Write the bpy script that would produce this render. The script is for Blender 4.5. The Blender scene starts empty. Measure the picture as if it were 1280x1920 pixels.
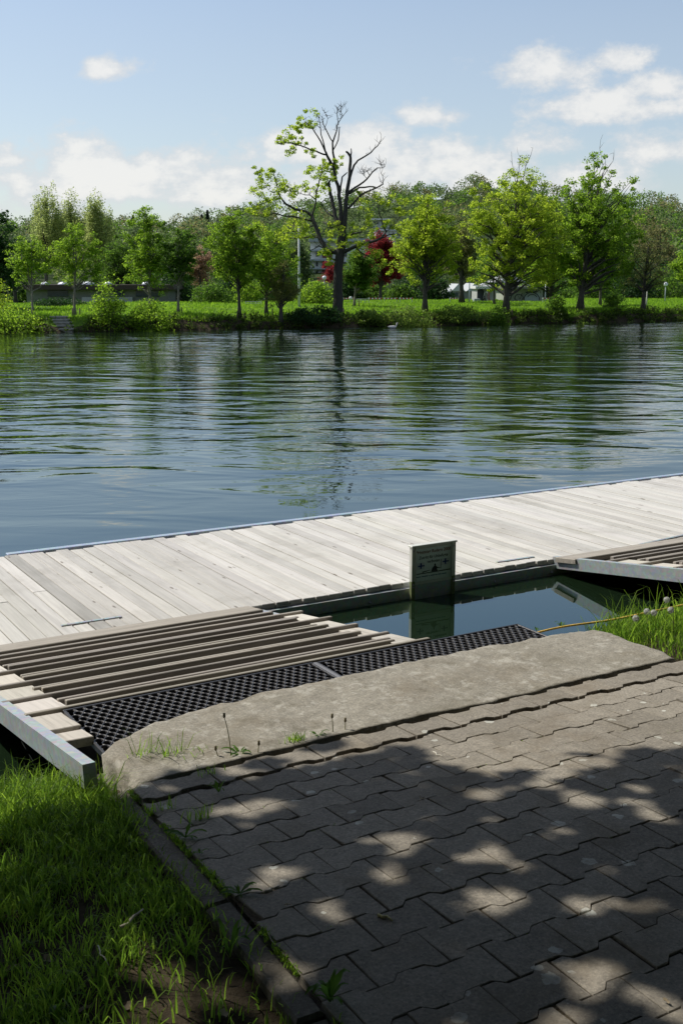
import bpy, bmesh, math, random
import numpy as np
from mathutils import Vector, Matrix

random.seed(7)
rng = np.random.default_rng(11)
SC = bpy.context.scene
COL = SC.collection
R = math.radians

# ------------------------------------------------------------------ camera
CZ = 2.11                      # eye height above the water (water is z = 0)
TH = 1.038                     # the jetty runs this far round from the view direction
PITCH = math.atan((960 - 525) / 2133.0)
FPX = 2133.0
cam_d = bpy.data.cameras.new('camera')
cam_d.sensor_fit = 'VERTICAL'
cam_d.sensor_height = 36.0
cam_d.lens = 36.0 * FPX / 1920.0
cam_d.clip_start = 0.05
cam_d.clip_end = 5000
cam = bpy.data.objects.new('camera', cam_d)
COL.objects.link(cam)
cam.location = (0, 0, CZ)
cam.rotation_euler = (math.pi / 2 - PITCH, 0, -(math.pi / 2 - TH))
SC.camera = cam

# ------------------------------------------------------------------ light
SUN_AZ_LEFT = R(33)            # left of +Y
SUN_EL = R(50)
S = np.array([-math.sin(SUN_AZ_LEFT) * math.cos(SUN_EL), math.cos(SUN_AZ_LEFT) * math.cos(SUN_EL), math.sin(SUN_EL)])
sun_d = bpy.data.lights.new('sun', 'SUN')
sun_d.energy = 3.9
sun_d.angle = R(0.53)
sun_d.color = (1.0, 0.95, 0.86)
sun = bpy.data.objects.new('sun', sun_d)
COL.objects.link(sun)
sun.rotation_euler = Vector((-S[0], -S[1], -S[2])).to_track_quat('-Z', 'Y').to_euler()
SC.view_settings.view_transform = 'Standard'
SC.view_settings.look = 'None'
SC.view_settings.exposure = 0.22
SC.view_settings.gamma = 1.0
SKY_STRENGTH = 0.116
SC.cycles.max_bounces = 6
SC.cycles.diffuse_bounces = 3
SC.cycles.glossy_bounces = 3
SC.cycles.transmission_bounces = 3
SC.cycles.caustics_reflective = False
SC.cycles.caustics_refractive = False

# view helpers: pixel of the 1280 x 1920 photograph -> world
fw = np.array([math.cos(TH) * math.cos(PITCH), math.sin(TH) * math.cos(PITCH), -math.sin(PITCH)])
upv = np.array([math.cos(TH) * math.sin(PITCH), math.sin(TH) * math.sin(PITCH), math.cos(PITCH)])
rt = np.array([math.sin(TH), -math.cos(TH), 0.0])
fwh = np.array([math.cos(TH), math.sin(TH), 0.0])
CAM = np.array([0, 0, CZ])

def ray(x, y):
    return fw + rt * (x - 640) / FPX + upv * (960 - y) / FPX
def at(x, y, D):
    d = ray(x, y)
    return CAM + d * (D / (d @ fwh))
def onz(x, y, z):
    d = ray(x, y)
    return CAM + d * ((z - CZ) / d[2])
def pz(v):
    return np.interp(v, [-50, 2.0, 2.3, 2.6, 3.5, 3.7, 60], [.525, .525, .519, .497, .411, .408, .40])
def onpave(x, y, dz=0.0):
    p = onz(x, y, .45)
    for _ in range(12): p = onz(x, y, float(pz(p[1])) + dz)
    return p
def surf(x, y, z):
    if z >= .478: return onpave(x, y)
    if z >= .435 and x < 700: return onpave(x, y, -.04)
    return onz(x, y, z - .04)
def kerb_u(v):      # inner face of the kerb
    return 1.125 + .06 * (np.asarray(v) - 2.1)
def ppm(D):
    return FPX / (D * math.cos(PITCH))

# ------------------------------------------------------------------ node helpers
class NT:
    def __init__(self, tree):
        self.t = tree; self.n = tree.nodes; self.l = tree.links
    def node(self, typ, **kw):
        n = self.n.new(typ)
        for k, v in kw.items():
            setattr(n, k, v)
        return n
    def set(self, sock, v):
        if hasattr(v, 'is_output') or isinstance(v, bpy.types.NodeSocket):
            self.l.new(v, sock)
        else:
            sock.default_value = v
    def math(self, op, a, b=None, c=None, clamp=False):
        n = self.node('ShaderNodeMath', operation=op); n.use_clamp = clamp
        self.set(n.inputs[0], a)
        if b is not None: self.set(n.inputs[1], b)
        if c is not None: self.set(n.inputs[2], c)
        return n.outputs[0]
    def vmath(self, op, a, b=None):
        n = self.node('ShaderNodeVectorMath', operation=op)
        self.set(n.inputs[0], a)
        if b is not None: self.set(n.inputs[1], b)
        return n.outputs[0]
    def mix(self, fac, a, b, blend='MIX'):
        n = self.node('ShaderNodeMix', data_type='RGBA', blend_type=blend)
        self.set(n.inputs[0], fac); self.set(n.inputs[6], a); self.set(n.inputs[7], b)
        return n.outputs[2]
    def noise(self, vec, scale, detail=4, rough=0.55, dist=0.0, dim='3D'):
        n = self.node('ShaderNodeTexNoise', noise_dimensions=dim)
        if vec is not None: self.l.new(vec, n.inputs['Vector'])
        n.inputs['Scale'].default_value = scale; n.inputs['Detail'].default_value = detail
        n.inputs['Roughness'].default_value = rough; n.inputs['Distortion'].default_value = dist
        return n
    def ramp(self, fac, stops):
        n = self.node('ShaderNodeValToRGB')
        while len(n.color_ramp.elements) < len(stops): n.color_ramp.elements.new(0.5)
        for e, (p, c) in zip(n.color_ramp.elements, stops):
            e.position = p; e.color = c if len(c) == 4 else (*c, 1)
        self.set(n.inputs[0], fac)
        return n.outputs[0]
    def rng(self, v, a, b, c=0.0, d=1.0, interp='SMOOTHSTEP'):
        n = self.node('ShaderNodeMapRange', interpolation_type=interp)
        self.set(n.inputs[0], v)
        n.inputs[1].default_value = a; n.inputs[2].default_value = b; n.inputs[3].default_value = c; n.inputs[4].default_value = d
        return n.outputs[0]
    def mapping(self, vec, scale=(1, 1, 1), rot=(0, 0, 0), loc=(0, 0, 0)):
        n = self.node('ShaderNodeMapping')
        self.l.new(vec, n.inputs[0])
        n.inputs['Location'].default_value = loc; n.inputs['Rotation'].default_value = rot; n.inputs['Scale'].default_value = scale
        return n.outputs[0]
    def bump(self, h, strength=0.3, dist=0.01, normal=None):
        n = self.node('ShaderNodeBump')
        n.inputs['Strength'].default_value = strength; n.inputs['Distance'].default_value = dist
        self.l.new(h, n.inputs['Height'])
        if normal is not None: self.l.new(normal, n.inputs['Normal'])
        return n.outputs[0]

def c4(c): return (c[0], c[1], c[2], 1.0)

def new_mat(name):
    m = bpy.data.materials.new(name); m.use_nodes = True
    t = NT(m.node_tree)
    b = t.n['Principled BSDF']
    return m, t, b

MATS = {}
def plain(name, col, rough=0.6, metal=0.0, var=0.12, scale=6.0, bump=0.0, spec=0.5):
    if name in MATS: return MATS[name]
    m, t, b = new_mat(name)
    tc = t.node('ShaderNodeTexCoord').outputs['Object']
    n = t.noise(tc, scale, 5)
    lo = tuple(max(0, c * (1 - var)) for c in col); hi = tuple(min(1, c * (1 + var)) for c in col)
    t.l.new(t.ramp(n.outputs[0], [(0.3, lo), (0.7, hi)]), b.inputs['Base Color'])
    b.inputs['Roughness'].default_value = rough; b.inputs['Metallic'].default_value = metal
    b.inputs['Specular IOR Level'].default_value = spec
    if bump:
        t.l.new(t.bump(n.outputs[0], 0.5, bump), b.inputs['Normal'])
    MATS[name] = m
    return m

def leaf_mat(name, lo, hi, trans=0.45, rough=0.5, tcol=None):
    if name in MATS: return MATS[name]
    m, t, b = new_mat(name)
    g = t.node('ShaderNodeNewGeometry')
    r = g.outputs['Random Per Island']
    col = t.mix(r, c4(lo), c4(hi))
    pos = g.outputs['Position']
    n = t.noise(pos, 0.9, 2)
    col = t.mix(t.math('MULTIPLY', n.outputs[0], 0.5), col, c4(tuple(x * 0.72 for x in lo)))
    t.l.new(col, b.inputs['Base Color'])
    b.inputs['Roughness'].default_value = rough
    b.inputs['Specular IOR Level'].default_value = 0.12
    tr = t.node('ShaderNodeBsdfTranslucent')
    tc = t.mix(r, c4(tcol or tuple(min(1, x * 2.9) for x in lo)), c4(tuple(min(1, x * 2.9) for x in (tcol or hi))))
    t.l.new(tc, tr.inputs[0])
    mx = t.node('ShaderNodeMixShader'); mx.inputs[0].default_value = trans
    t.l.new(b.outputs[0], mx.inputs[1]); t.l.new(tr.outputs[0], mx.inputs[2])
    t.l.new(mx.outputs[0], t.n['Material Output'].inputs[0])
    MATS[name] = m
    return m

def bark_mat(name, lo, hi, sc=5.0):
    if name in MATS: return MATS[name]
    m, t, b = new_mat(name)
    pos = t.node('ShaderNodeNewGeometry').outputs['Position']
    v = t.mapping(pos, (1.0, 1.0, 0.22))
    n = t.noise(v, sc * 3, 6, 0.65)
    n2 = t.noise(pos, sc * 0.5, 3)
    col = t.ramp(n.outputs[0], [(0.3, lo), (0.68, hi)])
    col = t.mix(t.math('MULTIPLY', n2.outputs[0], 0.4), col, (0.05, 0.06, 0.04, 1))
    t.l.new(col, b.inputs['Base Color']); b.inputs['Roughness'].default_value = 0.9
    t.l.new(t.bump(n.outputs[0], 0.9, 0.03), b.inputs['Normal'])
    MATS[name] = m
    return m

# ------------------------------------------------------------------ world: Nishita sky with fair-weather cumulus
world = bpy.data.worlds.new('World'); SC.world = world; world.use_nodes = True
wt = NT(world.node_tree)
bg = wt.n['Background']
sky = wt.node('ShaderNodeTexSky', sky_type='NISHITA')
sky.sun_disc = False; sky.sun_elevation = SUN_EL
sky.sun_rotation = -SUN_AZ_LEFT
sky.altitude = 300; sky.air_density = 1.0; sky.dust_density = 1.2; sky.ozone_density = 1.5
bg.inputs['Strength'].default_value = SKY_STRENGTH
wd = wt.node('ShaderNodeTexCoord').outputs['Generated']
sx = wt.node('ShaderNodeSeparateXYZ'); wt.l.new(wd, sx.inputs[0])
AZ = wt.math('ARCTAN2', sx.outputs[0], sx.outputs[1])
EL = wt.math('ARCSINE', sx.outputs[2])
def dirang(x, y):
    d = ray(x, y); d = d / np.linalg.norm(d)
    return math.atan2(d[0], d[1]), math.asin(d[2])
warp = wt.noise(wt.mapping(wd, (1, 1, 1.6)), 24.0, 9, 0.62)
warp2 = wt.noise(wt.mapping(wd, (1, 1, 2.4), loc=(3, 1, 2)), 9.0, 6, 0.6)
wn = wt.math('ADD', wt.math('MULTIPLY', wt.math('SUBTRACT', warp.outputs[0], 0.5), 2.6), wt.math('MULTIPLY', wt.math('SUBTRACT', warp2.outputs[0], 0.5), 1.5))
# each cloud: (x, y, half width, half height, weight)
CLOUDS = [(202, 132, 66, 30, 1.0), (1030, 134, 128, 56, 1.1), (1150, 112, 62, 36, 1.1), (1150, 205, 165, 42, 1.0),
          (1235, 170, 75, 36, 1.0), (815, 222, 80, 27, 0.8), (1010, 272, 90, 42, 0.85), (1225, 285, 110, 50, 0.85),
          (200, 305, 125, 55, 0.85), (330, 308, 85, 46, 0.85), (20, 300, 70, 42, 0.8), (600, 290, 130, 58, 0.85),
          (700, 262, 90, 42, 0.9), (830, 335, 120, 40, 0.75), (400, 345, 260, 75, 0.9), (60, 360, 240, 75, 0.9), (1060, 350, 220, 60, 0.8), (720, 350, 200, 60, 0.8),
          (250, 330, 420, 80, 0.95), (760, 325, 330, 75, 0.9), (-190, 230, 150, 60, 0.9), (-420, 120, 190, 70, 0.9), (1480, 130, 130, 55, 0.9), (1640, 260, 200, 70, 0.9), (-300, 330, 260, 60, 0.8), (1500, 350, 260, 55, 0.8)]
field = None; light = None
for (cx, cy, rx, ry, w) in CLOUDS:
    a0, e0 = dirang(cx, cy)
    a = wt.math('DIVIDE', wt.math('SUBTRACT', AZ, a0), rx / 2175.0)
    e = wt.math('DIVIDE', wt.math('SUBTRACT', EL, e0), ry / 2175.0)
    # flatter base than top
    e = wt.math('MULTIPLY', e, wt.math('ADD', 1.0, wt.math('MULTIPLY', wt.math('LESS_THAN', e, 0.0), 0.45)))
    d2 = wt.math('ADD', wt.math('MULTIPLY', a, a), wt.math('MULTIPLY', e, e))
    f = wt.math('MULTIPLY', wt.math('SUBTRACT', 1.0, wt.math('POWER', d2, 0.5)), w)
    field = f if field is None else wt.math('MAXIMUM', field, f)
# the same kind of scattered cumulus over the rest of the sky
gen = wt.noise(wt.mapping(wd, (1, 1, 2.0), loc=(7, 3, 0)), 3.2, 4, 0.5)
away = wt.rng(wt.math('ABSOLUTE', wt.math('SUBTRACT', AZ, math.pi / 2 - TH)), 0.75, 0.95)
high = wt.rng(EL, 0.26, 0.36)
gmask = wt.math('MAXIMUM', away, high)
gf = wt.math('SUBTRACT', wt.math('MULTIPLY', wt.math('SUBTRACT', gen.outputs[0], 0.56), 5.0), wt.math('MULTIPLY', wt.math('SUBTRACT', 1.0, gmask), 9.0))
field = wt.math('MAXIMUM', field, gf)
dens = wt.rng(wt.math('ADD', field, wn), -0.08, 0.58)
core = wt.rng(wt.math('ADD', field, wt.math('MULTIPLY', wn, 1.3)), 0.25, 1.0)
cloud_col = wt.mix(core, (5.2, 5.4, 5.6, 1), (6.7, 6.6, 6.4, 1))
fadeh = wt.rng(EL, 0.0, 0.06, 0.45, 1.0)
veil = wt.mix(wt.rng(EL, 0.16, 0.34, 0.34, 0.06), sky.outputs[0], (4.5, 4.8, 5.05, 1))      # thin high haze over the whole sky
skyc = wt.mix(wt.math('MULTIPLY', dens, wt.math('MULTIPLY', fadeh, 0.85)), veil, cloud_col)
wt.l.new(skyc, bg.inputs['Color'])

# ------------------------------------------------------------------ mesh helpers
def link(o, parent=None):
    COL.objects.link(o)
    if parent is not None: o.parent = parent
    return o
def tag(o, label=None, cat=None, group=None, kind=None):
    if label: o['label'] = label
    if cat: o['category'] = cat
    if group: o['group'] = group
    if kind: o['kind'] = kind
    return o
def empty(name, loc, label=None, cat=None, group=None, rot=(0, 0, 0)):
    o = bpy.data.objects.new(name, None); o.location = tuple(loc); o.rotation_euler = rot
    o.empty_display_size = 0.2
    link(o); tag(o, label, cat, group)
    return o
def npmesh(name, V, F, mat=None, parent=None, smooth=False, loc=None):
    """V (n,3), F (m,k) of equal-sized faces."""
    V = np.asarray(V, dtype=np.float32); F = np.asarray(F, dtype=np.int32)
    me = bpy.data.meshes.new(name)
    k = F.shape[1]
    me.vertices.add(len(V)); me.vertices.foreach_set('co', V.ravel())
    me.loops.add(F.size); me.loops.foreach_set('vertex_index', F.ravel())
    me.polygons.add(len(F)); me.polygons.foreach_set('loop_start', np.arange(0, F.size, k, dtype=np.int32))
    if smooth: me.polygons.foreach_set('use_smooth', np.ones(len(F), dtype=bool))
    me.update(calc_edges=True)
    if mat: me.materials.append(mat)
    o = bpy.data.objects.new(name, me)
    link(o, parent)
    if loc is not None: o.location = tuple(loc)
    return o
class MB:
    """collects faces into ONE mesh"""
    def __init__(self): self.v = []; self.f = []; self.sm = []
    def add(self, V, F, smooth=False):
        b = len(self.v)
        self.v += [tuple(map(float, p)) for p in V]
        for f in F:
            self.f.append(tuple(b + i for i in f)); self.sm.append(smooth)
    def box(self, lo, hi, M=None):
        x0, y0, z0 = lo; x1, y1, z1 = hi
        V = [(x0, y0, z0), (x1, y0, z0), (x1, y1, z0), (x0, y1, z0), (x0, y0, z1), (x1, y0, z1), (x1, y1, z1), (x0, y1, z1)]
        if M is not None: V = [tuple(M @ Vector(p)) for p in V]
        self.add(V, [(0, 3, 2, 1), (4, 5, 6, 7), (0, 1, 5, 4), (1, 2, 6, 5), (2, 3, 7, 6), (3, 0, 4, 7)])
    def bbox(self, lo, hi, b=0.004):
        """box with chamfered top edges"""
        x0, y0, z0 = lo; x1, y1, z1 = hi
        V = [(x0, y0, z0), (x1, y0, z0), (x1, y1, z0), (x0, y1, z0), (x0, y0, z1 - b), (x1, y0, z1 - b), (x1, y1, z1 - b), (x0, y1, z1 - b),
             (x0 + b, y0 + b, z1), (x1 - b, y0 + b, z1), (x1 - b, y1 - b, z1), (x0 + b, y1 - b, z1)]
        self.add(V, [(0, 3, 2, 1), (0, 1, 5, 4), (1, 2, 6, 5), (2, 3, 7, 6), (3, 0, 4, 7), (4, 5, 9, 8), (5, 6, 10, 9), (6, 7, 11, 10), (7, 4, 8, 11), (8, 9, 10, 11)])
    def prism(self, pts, z0, z1):
        n = len(pts)
        V = [(p[0], p[1], z0) for p in pts] + [(p[0], p[1], z1) for p in pts]
        self.add(V, [tuple(reversed(range(n))), tuple(range(n, 2 * n))] + [(i, (i + 1) % n, n + (i + 1) % n, n + i) for i in range(n)])
    def tube(self, P, rad, seg=6, cap=True):
        P = np.asarray(P, float); n = len(P)
        T = np.gradient(P, axis=0); T /= np.linalg.norm(T, axis=1)[:, None] + 1e-9
        ref = np.array([0.31, 0.87, 0.1]) if abs(T[0][2]) > 0.7 else np.array([0, 0, 1.0])
        V = []
        for i in range(n):
            a = np.cross(T[i], ref); a /= np.linalg.norm(a) + 1e-9; b = np.cross(T[i], a)
            for k in range(seg):
                t = 2 * math.pi * k / seg
                V.append(P[i] + rad[i] * (math.cos(t) * a + math.sin(t) * b))
        F = [(i * seg + k, i * seg + (k + 1) % seg, (i + 1) * seg + (k + 1) % seg, (i + 1) * seg + k) for i in range(n - 1) for k in range(seg)]
        if cap: F += [tuple(reversed(range(seg))), tuple((n - 1) * seg + k for k in range(seg))]
        self.add(V, F, True)
    def lathe(self, prof, c=(0, 0, 0), seg=12):
        """prof: list of (r, z)"""
        n = len(prof)
        V = [(c[0] + r * math.cos(2 * math.pi * k / seg), c[1] + r * math.sin(2 * math.pi * k / seg), c[2] + z) for r, z in prof for k in range(seg)]
        F = [(i * seg + k, i * seg + (k + 1) % seg, (i + 1) * seg + (k + 1) % seg, (i + 1) * seg + k) for i in range(n - 1) for k in range(seg)]
        F += [tuple(reversed(range(seg))), tuple((n - 1) * seg + k for k in range(seg))]
        self.add(V, F, True)
    def build(self, name, mat=None, parent=None, loc=None):
        me = bpy.data.meshes.new(name)
        me.from_pydata(self.v, [], self.f)
        me.polygons.foreach_set('use_smooth', self.sm)
        if mat: me.materials.append(mat)
        o = bpy.data.objects.new(name, me)
        link(o, parent)
        if loc is not None: o.location = tuple(loc)
        return o
def copy_obj(o, parent=None, loc=None):
    c = o.copy(); COL.objects.link(c); c.parent = parent
    if loc is not None: c.location = tuple(loc)
    return c
def copy_tree(o, parent=None):
    c = copy_obj(o, parent)
    for ch in list(o.children): copy_tree(ch, c)
    return c

def value_noise(n=256, seed=3):
    g = np.random.default_rng(seed).random((n, n))
    def f(x, y):
        x = np.asarray(x, float); y = np.asarray(y, float)
        xi = np.floor(x).astype(int); yi = np.floor(y).astype(int); fx = x - xi; fy = y - yi
        fx = fx * fx * (3 - 2 * fx); fy = fy * fy * (3 - 2 * fy)
        a = g[xi % n, yi % n]; b = g[(xi + 1) % n, yi % n]; c = g[xi % n, (yi + 1) % n]; d = g[(xi + 1) % n, (yi + 1) % n]
        return (a * (1 - fx) + b * fx) * (1 - fy) + (c * (1 - fx) + d * fx) * fy
    return f
VN = value_noise()
def fbm(x, y, o=4):
    s = 0; a = 0.5; 
    for i in range(o):
        s = s + a * VN(x * 2 ** i + 17.3 * i, y * 2 ** i + 5.1 * i); a *= 0.5
    return s

# ------------------------------------------------------------------ materials
def make_water():
    m, t, b = new_mat('river_water')
    pos = t.node('ShaderNodeNewGeometry').outputs['Position']
    rot = R(90) - TH   # crests lie across the line of sight, slightly turned
    def layer(lx, ly, turn, loc, detail=2, rough=0.5, dist=0.0):
        v = t.mapping(pos, (1, 1, 1), (0, 0, rot + turn), loc)
        v = t.mapping(v, (1.0 / lx, 1.0 / ly, 1))
        return t.noise(v, 1.0, detail, rough, dist, '2D').outputs[0]
    swell = layer(2.3, 1.0, R(4), (0, 0, 0), 2, 0.45, 0.6)
    rip = layer(0.85, 0.34, R(-7), (5, 3, 0), 3, 0.5, 0.5)
    fine = layer(0.28, 0.12, R(9), (2, 8, 0), 2, 0.5)
    cross = layer(1.1, 0.42, R(24), (9, 1, 0), 2, 0.5, 0.4)
    # calm water in the lee of the jetty, wind ruffling far out
    d = t.node('ShaderNodeSeparateXYZ'); t.l.new(pos, d.inputs[0])
    patch = t.noise(pos, 0.16, 2, 0.5, 0, '2D').outputs[0]
    rough_far = t.rng(t.math('ADD', d.outputs[1], t.math('MULTIPLY', patch, 9.0)), 12.0, 21.0)
    mid = t.rng(t.math('ADD', d.outputs[1], t.math('MULTIPLY', patch, 7.0)), 9.5, 19.0, 0.16, 1.0)
    pool = t.rng(d.outputs[1], 8.2, 9.5, 0.0, 1.0)
    h = t.math('MULTIPLY', swell, t.math('MULTIPLY', mid, 0.058))
    h = t.math('ADD', h, t.math('MULTIPLY', rip, t.math('MULTIPLY', mid, 0.0095)))
    h = t.math('ADD', h, t.math('MULTIPLY', cross, t.math('MULTIPLY', rough_far, 0.008)))
    h = t.math('ADD', h, t.math('MULTIPLY', fine, t.math('ADD', t.math('MULTIPLY', rough_far, 0.0026), 0.00015)))
    h = t.math('MULTIPLY', h, t.math('ADD', t.math('MULTIPLY', pool, 0.97), 0.03))
    t.l.new(t.bump(h, 1.0, 1.0), b.inputs['Normal'])
    mud = t.noise(pos, 0.25, 3)
    t.l.new(t.ramp(mud.outputs[0], [(0.3, (0.007, 0.015, 0.007)), (0.7, (0.010, 0.020, 0.009))]), b.inputs['Base Color'])
    b.inputs['Roughness'].default_value = 0.015
    b.inputs['IOR'].default_value = 2.2
    b.inputs['Specular Tint'].default_value = (0.62, 0.95, 1.0, 1)
    b.inputs['Specular IOR Level'].default_value = 0.5
    return m
M_WATER = make_water()

def make_deck_wood(name, base, axis='y', dark=0.55):
    m, t, b = new_mat(name)
    oi = t.node('ShaderNodeObjectInfo')
    tc = t.node('ShaderNodeTexCoord').outputs['Object']
    off = t.vmath('ADD', tc, t.vmath('MULTIPLY', oi.outputs['Location'], (3.1, 3.1, 3.1)))
    sc = (26, 1.1, 26) if axis == 'y' else (1.1, 26, 26)
    g = t.noise(t.mapping(off, sc), 1.6, 6, 0.62, 0.4)
    st = t.noise(t.mapping(off, (sc[0] * 0.12, sc[1] * 0.7, sc[2] * 0.12)), 1.7, 4, 0.6)
    knots = t.node('ShaderNodeTexVoronoi'); knots.inputs['Scale'].default_value = 1.0
    t.l.new(t.mapping(off, (11, 3.0, 11) if axis == 'y' else (3.0, 11, 11)), knots.inputs['Vector'])
    kn = t.rng(knots.outputs['Distance'], 0.05, 0.13, 1.0, 0.0)
    b0 = tuple(x * dark for x in base)
    col = t.ramp(g.outputs[0], [(0.26, b0), (0.46, tuple(x * 0.93 for x in base)), (0.75, tuple(min(1, x * 1.1) for x in base))])
    col = t.mix(t.rng(st.outputs[0], 0.5, 0.75, 0, 0.38), col, (base[0] * 0.62, base[1] * 0.62, base[2] * 0.60, 1))
    col = t.mix(t.math('MULTIPLY', kn, 0.75), col, (0.11, 0.085, 0.06, 1))
    wp = t.node('ShaderNodeNewGeometry').outputs['Position']
    dirt = t.noise(wp, 1.7, 7, 0.7)
    col = t.mix(t.rng(dirt.outputs[0], 0.5, 0.72, 0, 0.45), col, (base[0] * 0.58, base[1] * 0.57, base[2] * 0.54, 1))
    col = t.mix(1.0, col, oi.outputs['Color'], 'MULTIPLY')
    t.l.new(col, b.inputs['Base Color'])
    b.inputs['Roughness'].default_value = 0.85; b.inputs['Specular IOR Level'].default_value = 0.25
    t.l.new(t.bump(g.outputs[0], 0.5, 0.003), b.inputs['Normal'])
    return m
M_DECK = make_deck_wood('weathered_deck_wood', (0.57, 0.555, 0.52), 'y', 0.78)
M_SLAT = make_deck_wood('grey_batten_wood', (0.33, 0.305, 0.27), 'x', 0.5)
M_SIDE = make_deck_wood('bleached_board_wood', (0.56, 0.53, 0.48), 'y', 0.6)

def make_steel(name, col=(0.42, 0.45, 0.46)):
    m, t, b = new_mat(name)
    tc = t.node('ShaderNodeTexCoord').outputs['Object']
    v = t.node('ShaderNodeTexVoronoi'); v.inputs['Scale'].default_value = 45
    t.l.new(tc, v.inputs['Vector'])
    n = t.noise(t.mapping(tc, (4, 4, 14)), 1.5, 5, 0.6)
    c = t.mix(0.25, c4(col), v.outputs['Color'], 'SOFT_LIGHT')
    c = t.mix(t.rng(n.outputs[0], 0.45, 0.75, 0, 0.5), c, (col[0] * 0.62, col[1] * 0.66, col[2] * 0.66, 1))
    t.l.new(c, b.inputs['Base Color'])
    b.inputs['Metallic'].default_value = 0.35
    t.l.new(t.rng(n.outputs[0], 0.3, 0.7, 0.42, 0.62), b.inputs['Roughness'])
    return m
M_STEEL = make_steel('galvanised_steel')
M_RAIL = make_steel('galvanised_rail_steel', (0.40, 0.47, 0.56))  # bluer than the other steel: sky reflection put into the base colour

def make_concrete(name, base, spots=True, blotch=True, scale=1.0):
    m, t, b = new_mat(name)
    pos = t.node('ShaderNodeNewGeometry').outputs['Position']
    fine = t.noise(pos, 110 * scale, 4, 0.75)
    med = t.noise(pos, 24 * scale, 8, 0.72)
    big = t.noise(pos, 2.6, 4, 0.55)
    oi = t.node('ShaderNodeObjectInfo')
    col = t.ramp(med.outputs[0], [(0.25, tuple(x * 0.72 for x in base)), (0.55, base), (0.8, tuple(min(1, x * 1.28) for x in base))])
    col = t.mix(t.rng(fine.outputs[0], 0.48, 0.66, 0.0, 0.7), col, (base[0] * 1.55, base[1] * 1.54, base[2] * 1.5, 1))
    col = t.mix(t.rng(fine.outputs[0], 0.45, 0.32, 0.0, 0.7), col, (base[0] * 0.45, base[1] * 0.45, base[2] * 0.45, 1))
    col = t.mix(t.rng(big.outputs[0], 0.5, 0.72, 0, 0.4), col, (base[0] * 0.68, base[1] * 0.66, base[2] * 0.58, 1))
    if spots:   # pale lichen rosettes
        vo = t.node('ShaderNodeTexVoronoi'); vo.inputs['Scale'].default_value = 11.0
        w = t.noise(pos, 40, 3)
        t.l.new(t.vmath('ADD', pos, t.vmath('MULTIPLY', w.outputs['Color'], (0.032, 0.032, 0.0))), vo.inputs['Vector'])
        sepc = t.node('ShaderNodeSeparateXYZ'); t.l.new(vo.outputs['Color'], sepc.inputs[0])
        rad = t.math('MULTIPLY', t.math('POWER', sepc.outputs[0], 1.5), 0.25)
        sp = t.math('LESS_THAN', vo.outputs['Distance'], rad)
        sp = t.math('MULTIPLY', sp, t.math('GREATER_THAN', sepc.outputs[1], 0.15))
        sp = t.math('MULTIPLY', sp, t.rng(w.outputs[0], 0.32, 0.55, 0.35, 0.95))
        col = t.mix(t.math('MULTIPLY', sp, 0.9), col, (0.52, 0.52, 0.46, 1))
    gr = t.noise(t.vmath('ADD', pos, (1.3, 8.1, 0)), 3.4, 8, 0.72)
    col = t.mix(t.rng(gr.outputs[0], 0.48, 0.68, 0, 0.5), col, (base[0] * 0.62, base[1] * 0.55, base[2] * 0.45, 1))
    if blotch:  # soot, moss and old lichen in patches
        mo = t.noise(pos, 13.0, 9, 0.78)
        col = t.mix(t.rng(mo.outputs[0], 0.52, 0.62, 0, 0.55), col, (0.50, 0.48, 0.42, 1))
        mo2 = t.noise(t.vmath('ADD', pos, (4.2, 1.7, 0)), 6.0, 9, 0.76)
        col = t.mix(t.rng(mo2.outputs[0], 0.52, 0.66, 0, 0.6), col, (0.13, 0.115, 0.08, 1))
    shade = t.math('ADD', 0.84, t.math('MULTIPLY', oi.outputs['Random'], 0.30))
    sh = t.node('ShaderNodeCombineXYZ')
    for i in range(3): t.l.new(shade, sh.inputs[i])
    col = t.mix(1.0, col, sh.outputs[0], 'MULTIPLY')
    t.l.new(col, b.inputs['Base Color'])
    b.inputs['Roughness'].default_value = 0.9; b.inputs['Specular IOR Level'].default_value = 0.25
    hh = t.math('ADD', t.math('MULTIPLY', fine.outputs[0], 0.4), med.outputs[0])
    t.l.new(t.bump(hh, 0.55, 0.004), b.inputs['Normal'])
    return m
M_PAVER = make_concrete('concrete_paver_grey', (0.245, 0.221, 0.183), True, False)
M_SLAB = make_concrete('old_cast_concrete', (0.275, 0.255, 0.212), False, True)
M_KERB = make_concrete('kerb_concrete', (0.135, 0.122, 0.10), False, False)

def make_soil(name, lo, hi, sc=14):
    m, t, b = new_mat(name)
    pos = t.node('ShaderNodeNewGeometry').outputs['Position']
    n = t.noise(pos, sc, 6, 0.65); n2 = t.noise(pos, sc * 0.18, 3)
    col = t.ramp(n.outputs[0], [(0.3, lo), (0.7, hi)])
    col = t.mix(t.math('MULTIPLY', n2.outputs[0], 0.5), col, c4(tuple(x * 0.6 for x in lo)))
    t.l.new(col, b.inputs['Base Color']); b.inputs['Roughness'].default_value = 0.95; b.inputs['Specular IOR Level'].default_value = 0.1
    t.l.new(t.bump(n.outputs[0], 0.8, 0.03), b.inputs['Normal'])
    return m
M_SOIL = make_soil('damp_bank_soil', (0.035, 0.028, 0.018), (0.085, 0.066, 0.042))
M_SAND = make_soil('joint_sand', (0.07, 0.055, 0.035), (0.15, 0.12, 0.08), 60)
M_LAWN = make_soil('meadow_ground', (0.055, 0.12, 0.010), (0.14, 0.24, 0.018), 2.2)
M_WOODLAND = make_soil('woodland_floor', (0.03, 0.05, 0.015), (0.06, 0.085, 0.025), 0.3)
M_GRASS = leaf_mat('grass_blade', (0.058, 0.120, 0.012), (0.175, 0.265, 0.024), 0.48, 0.45)
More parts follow.
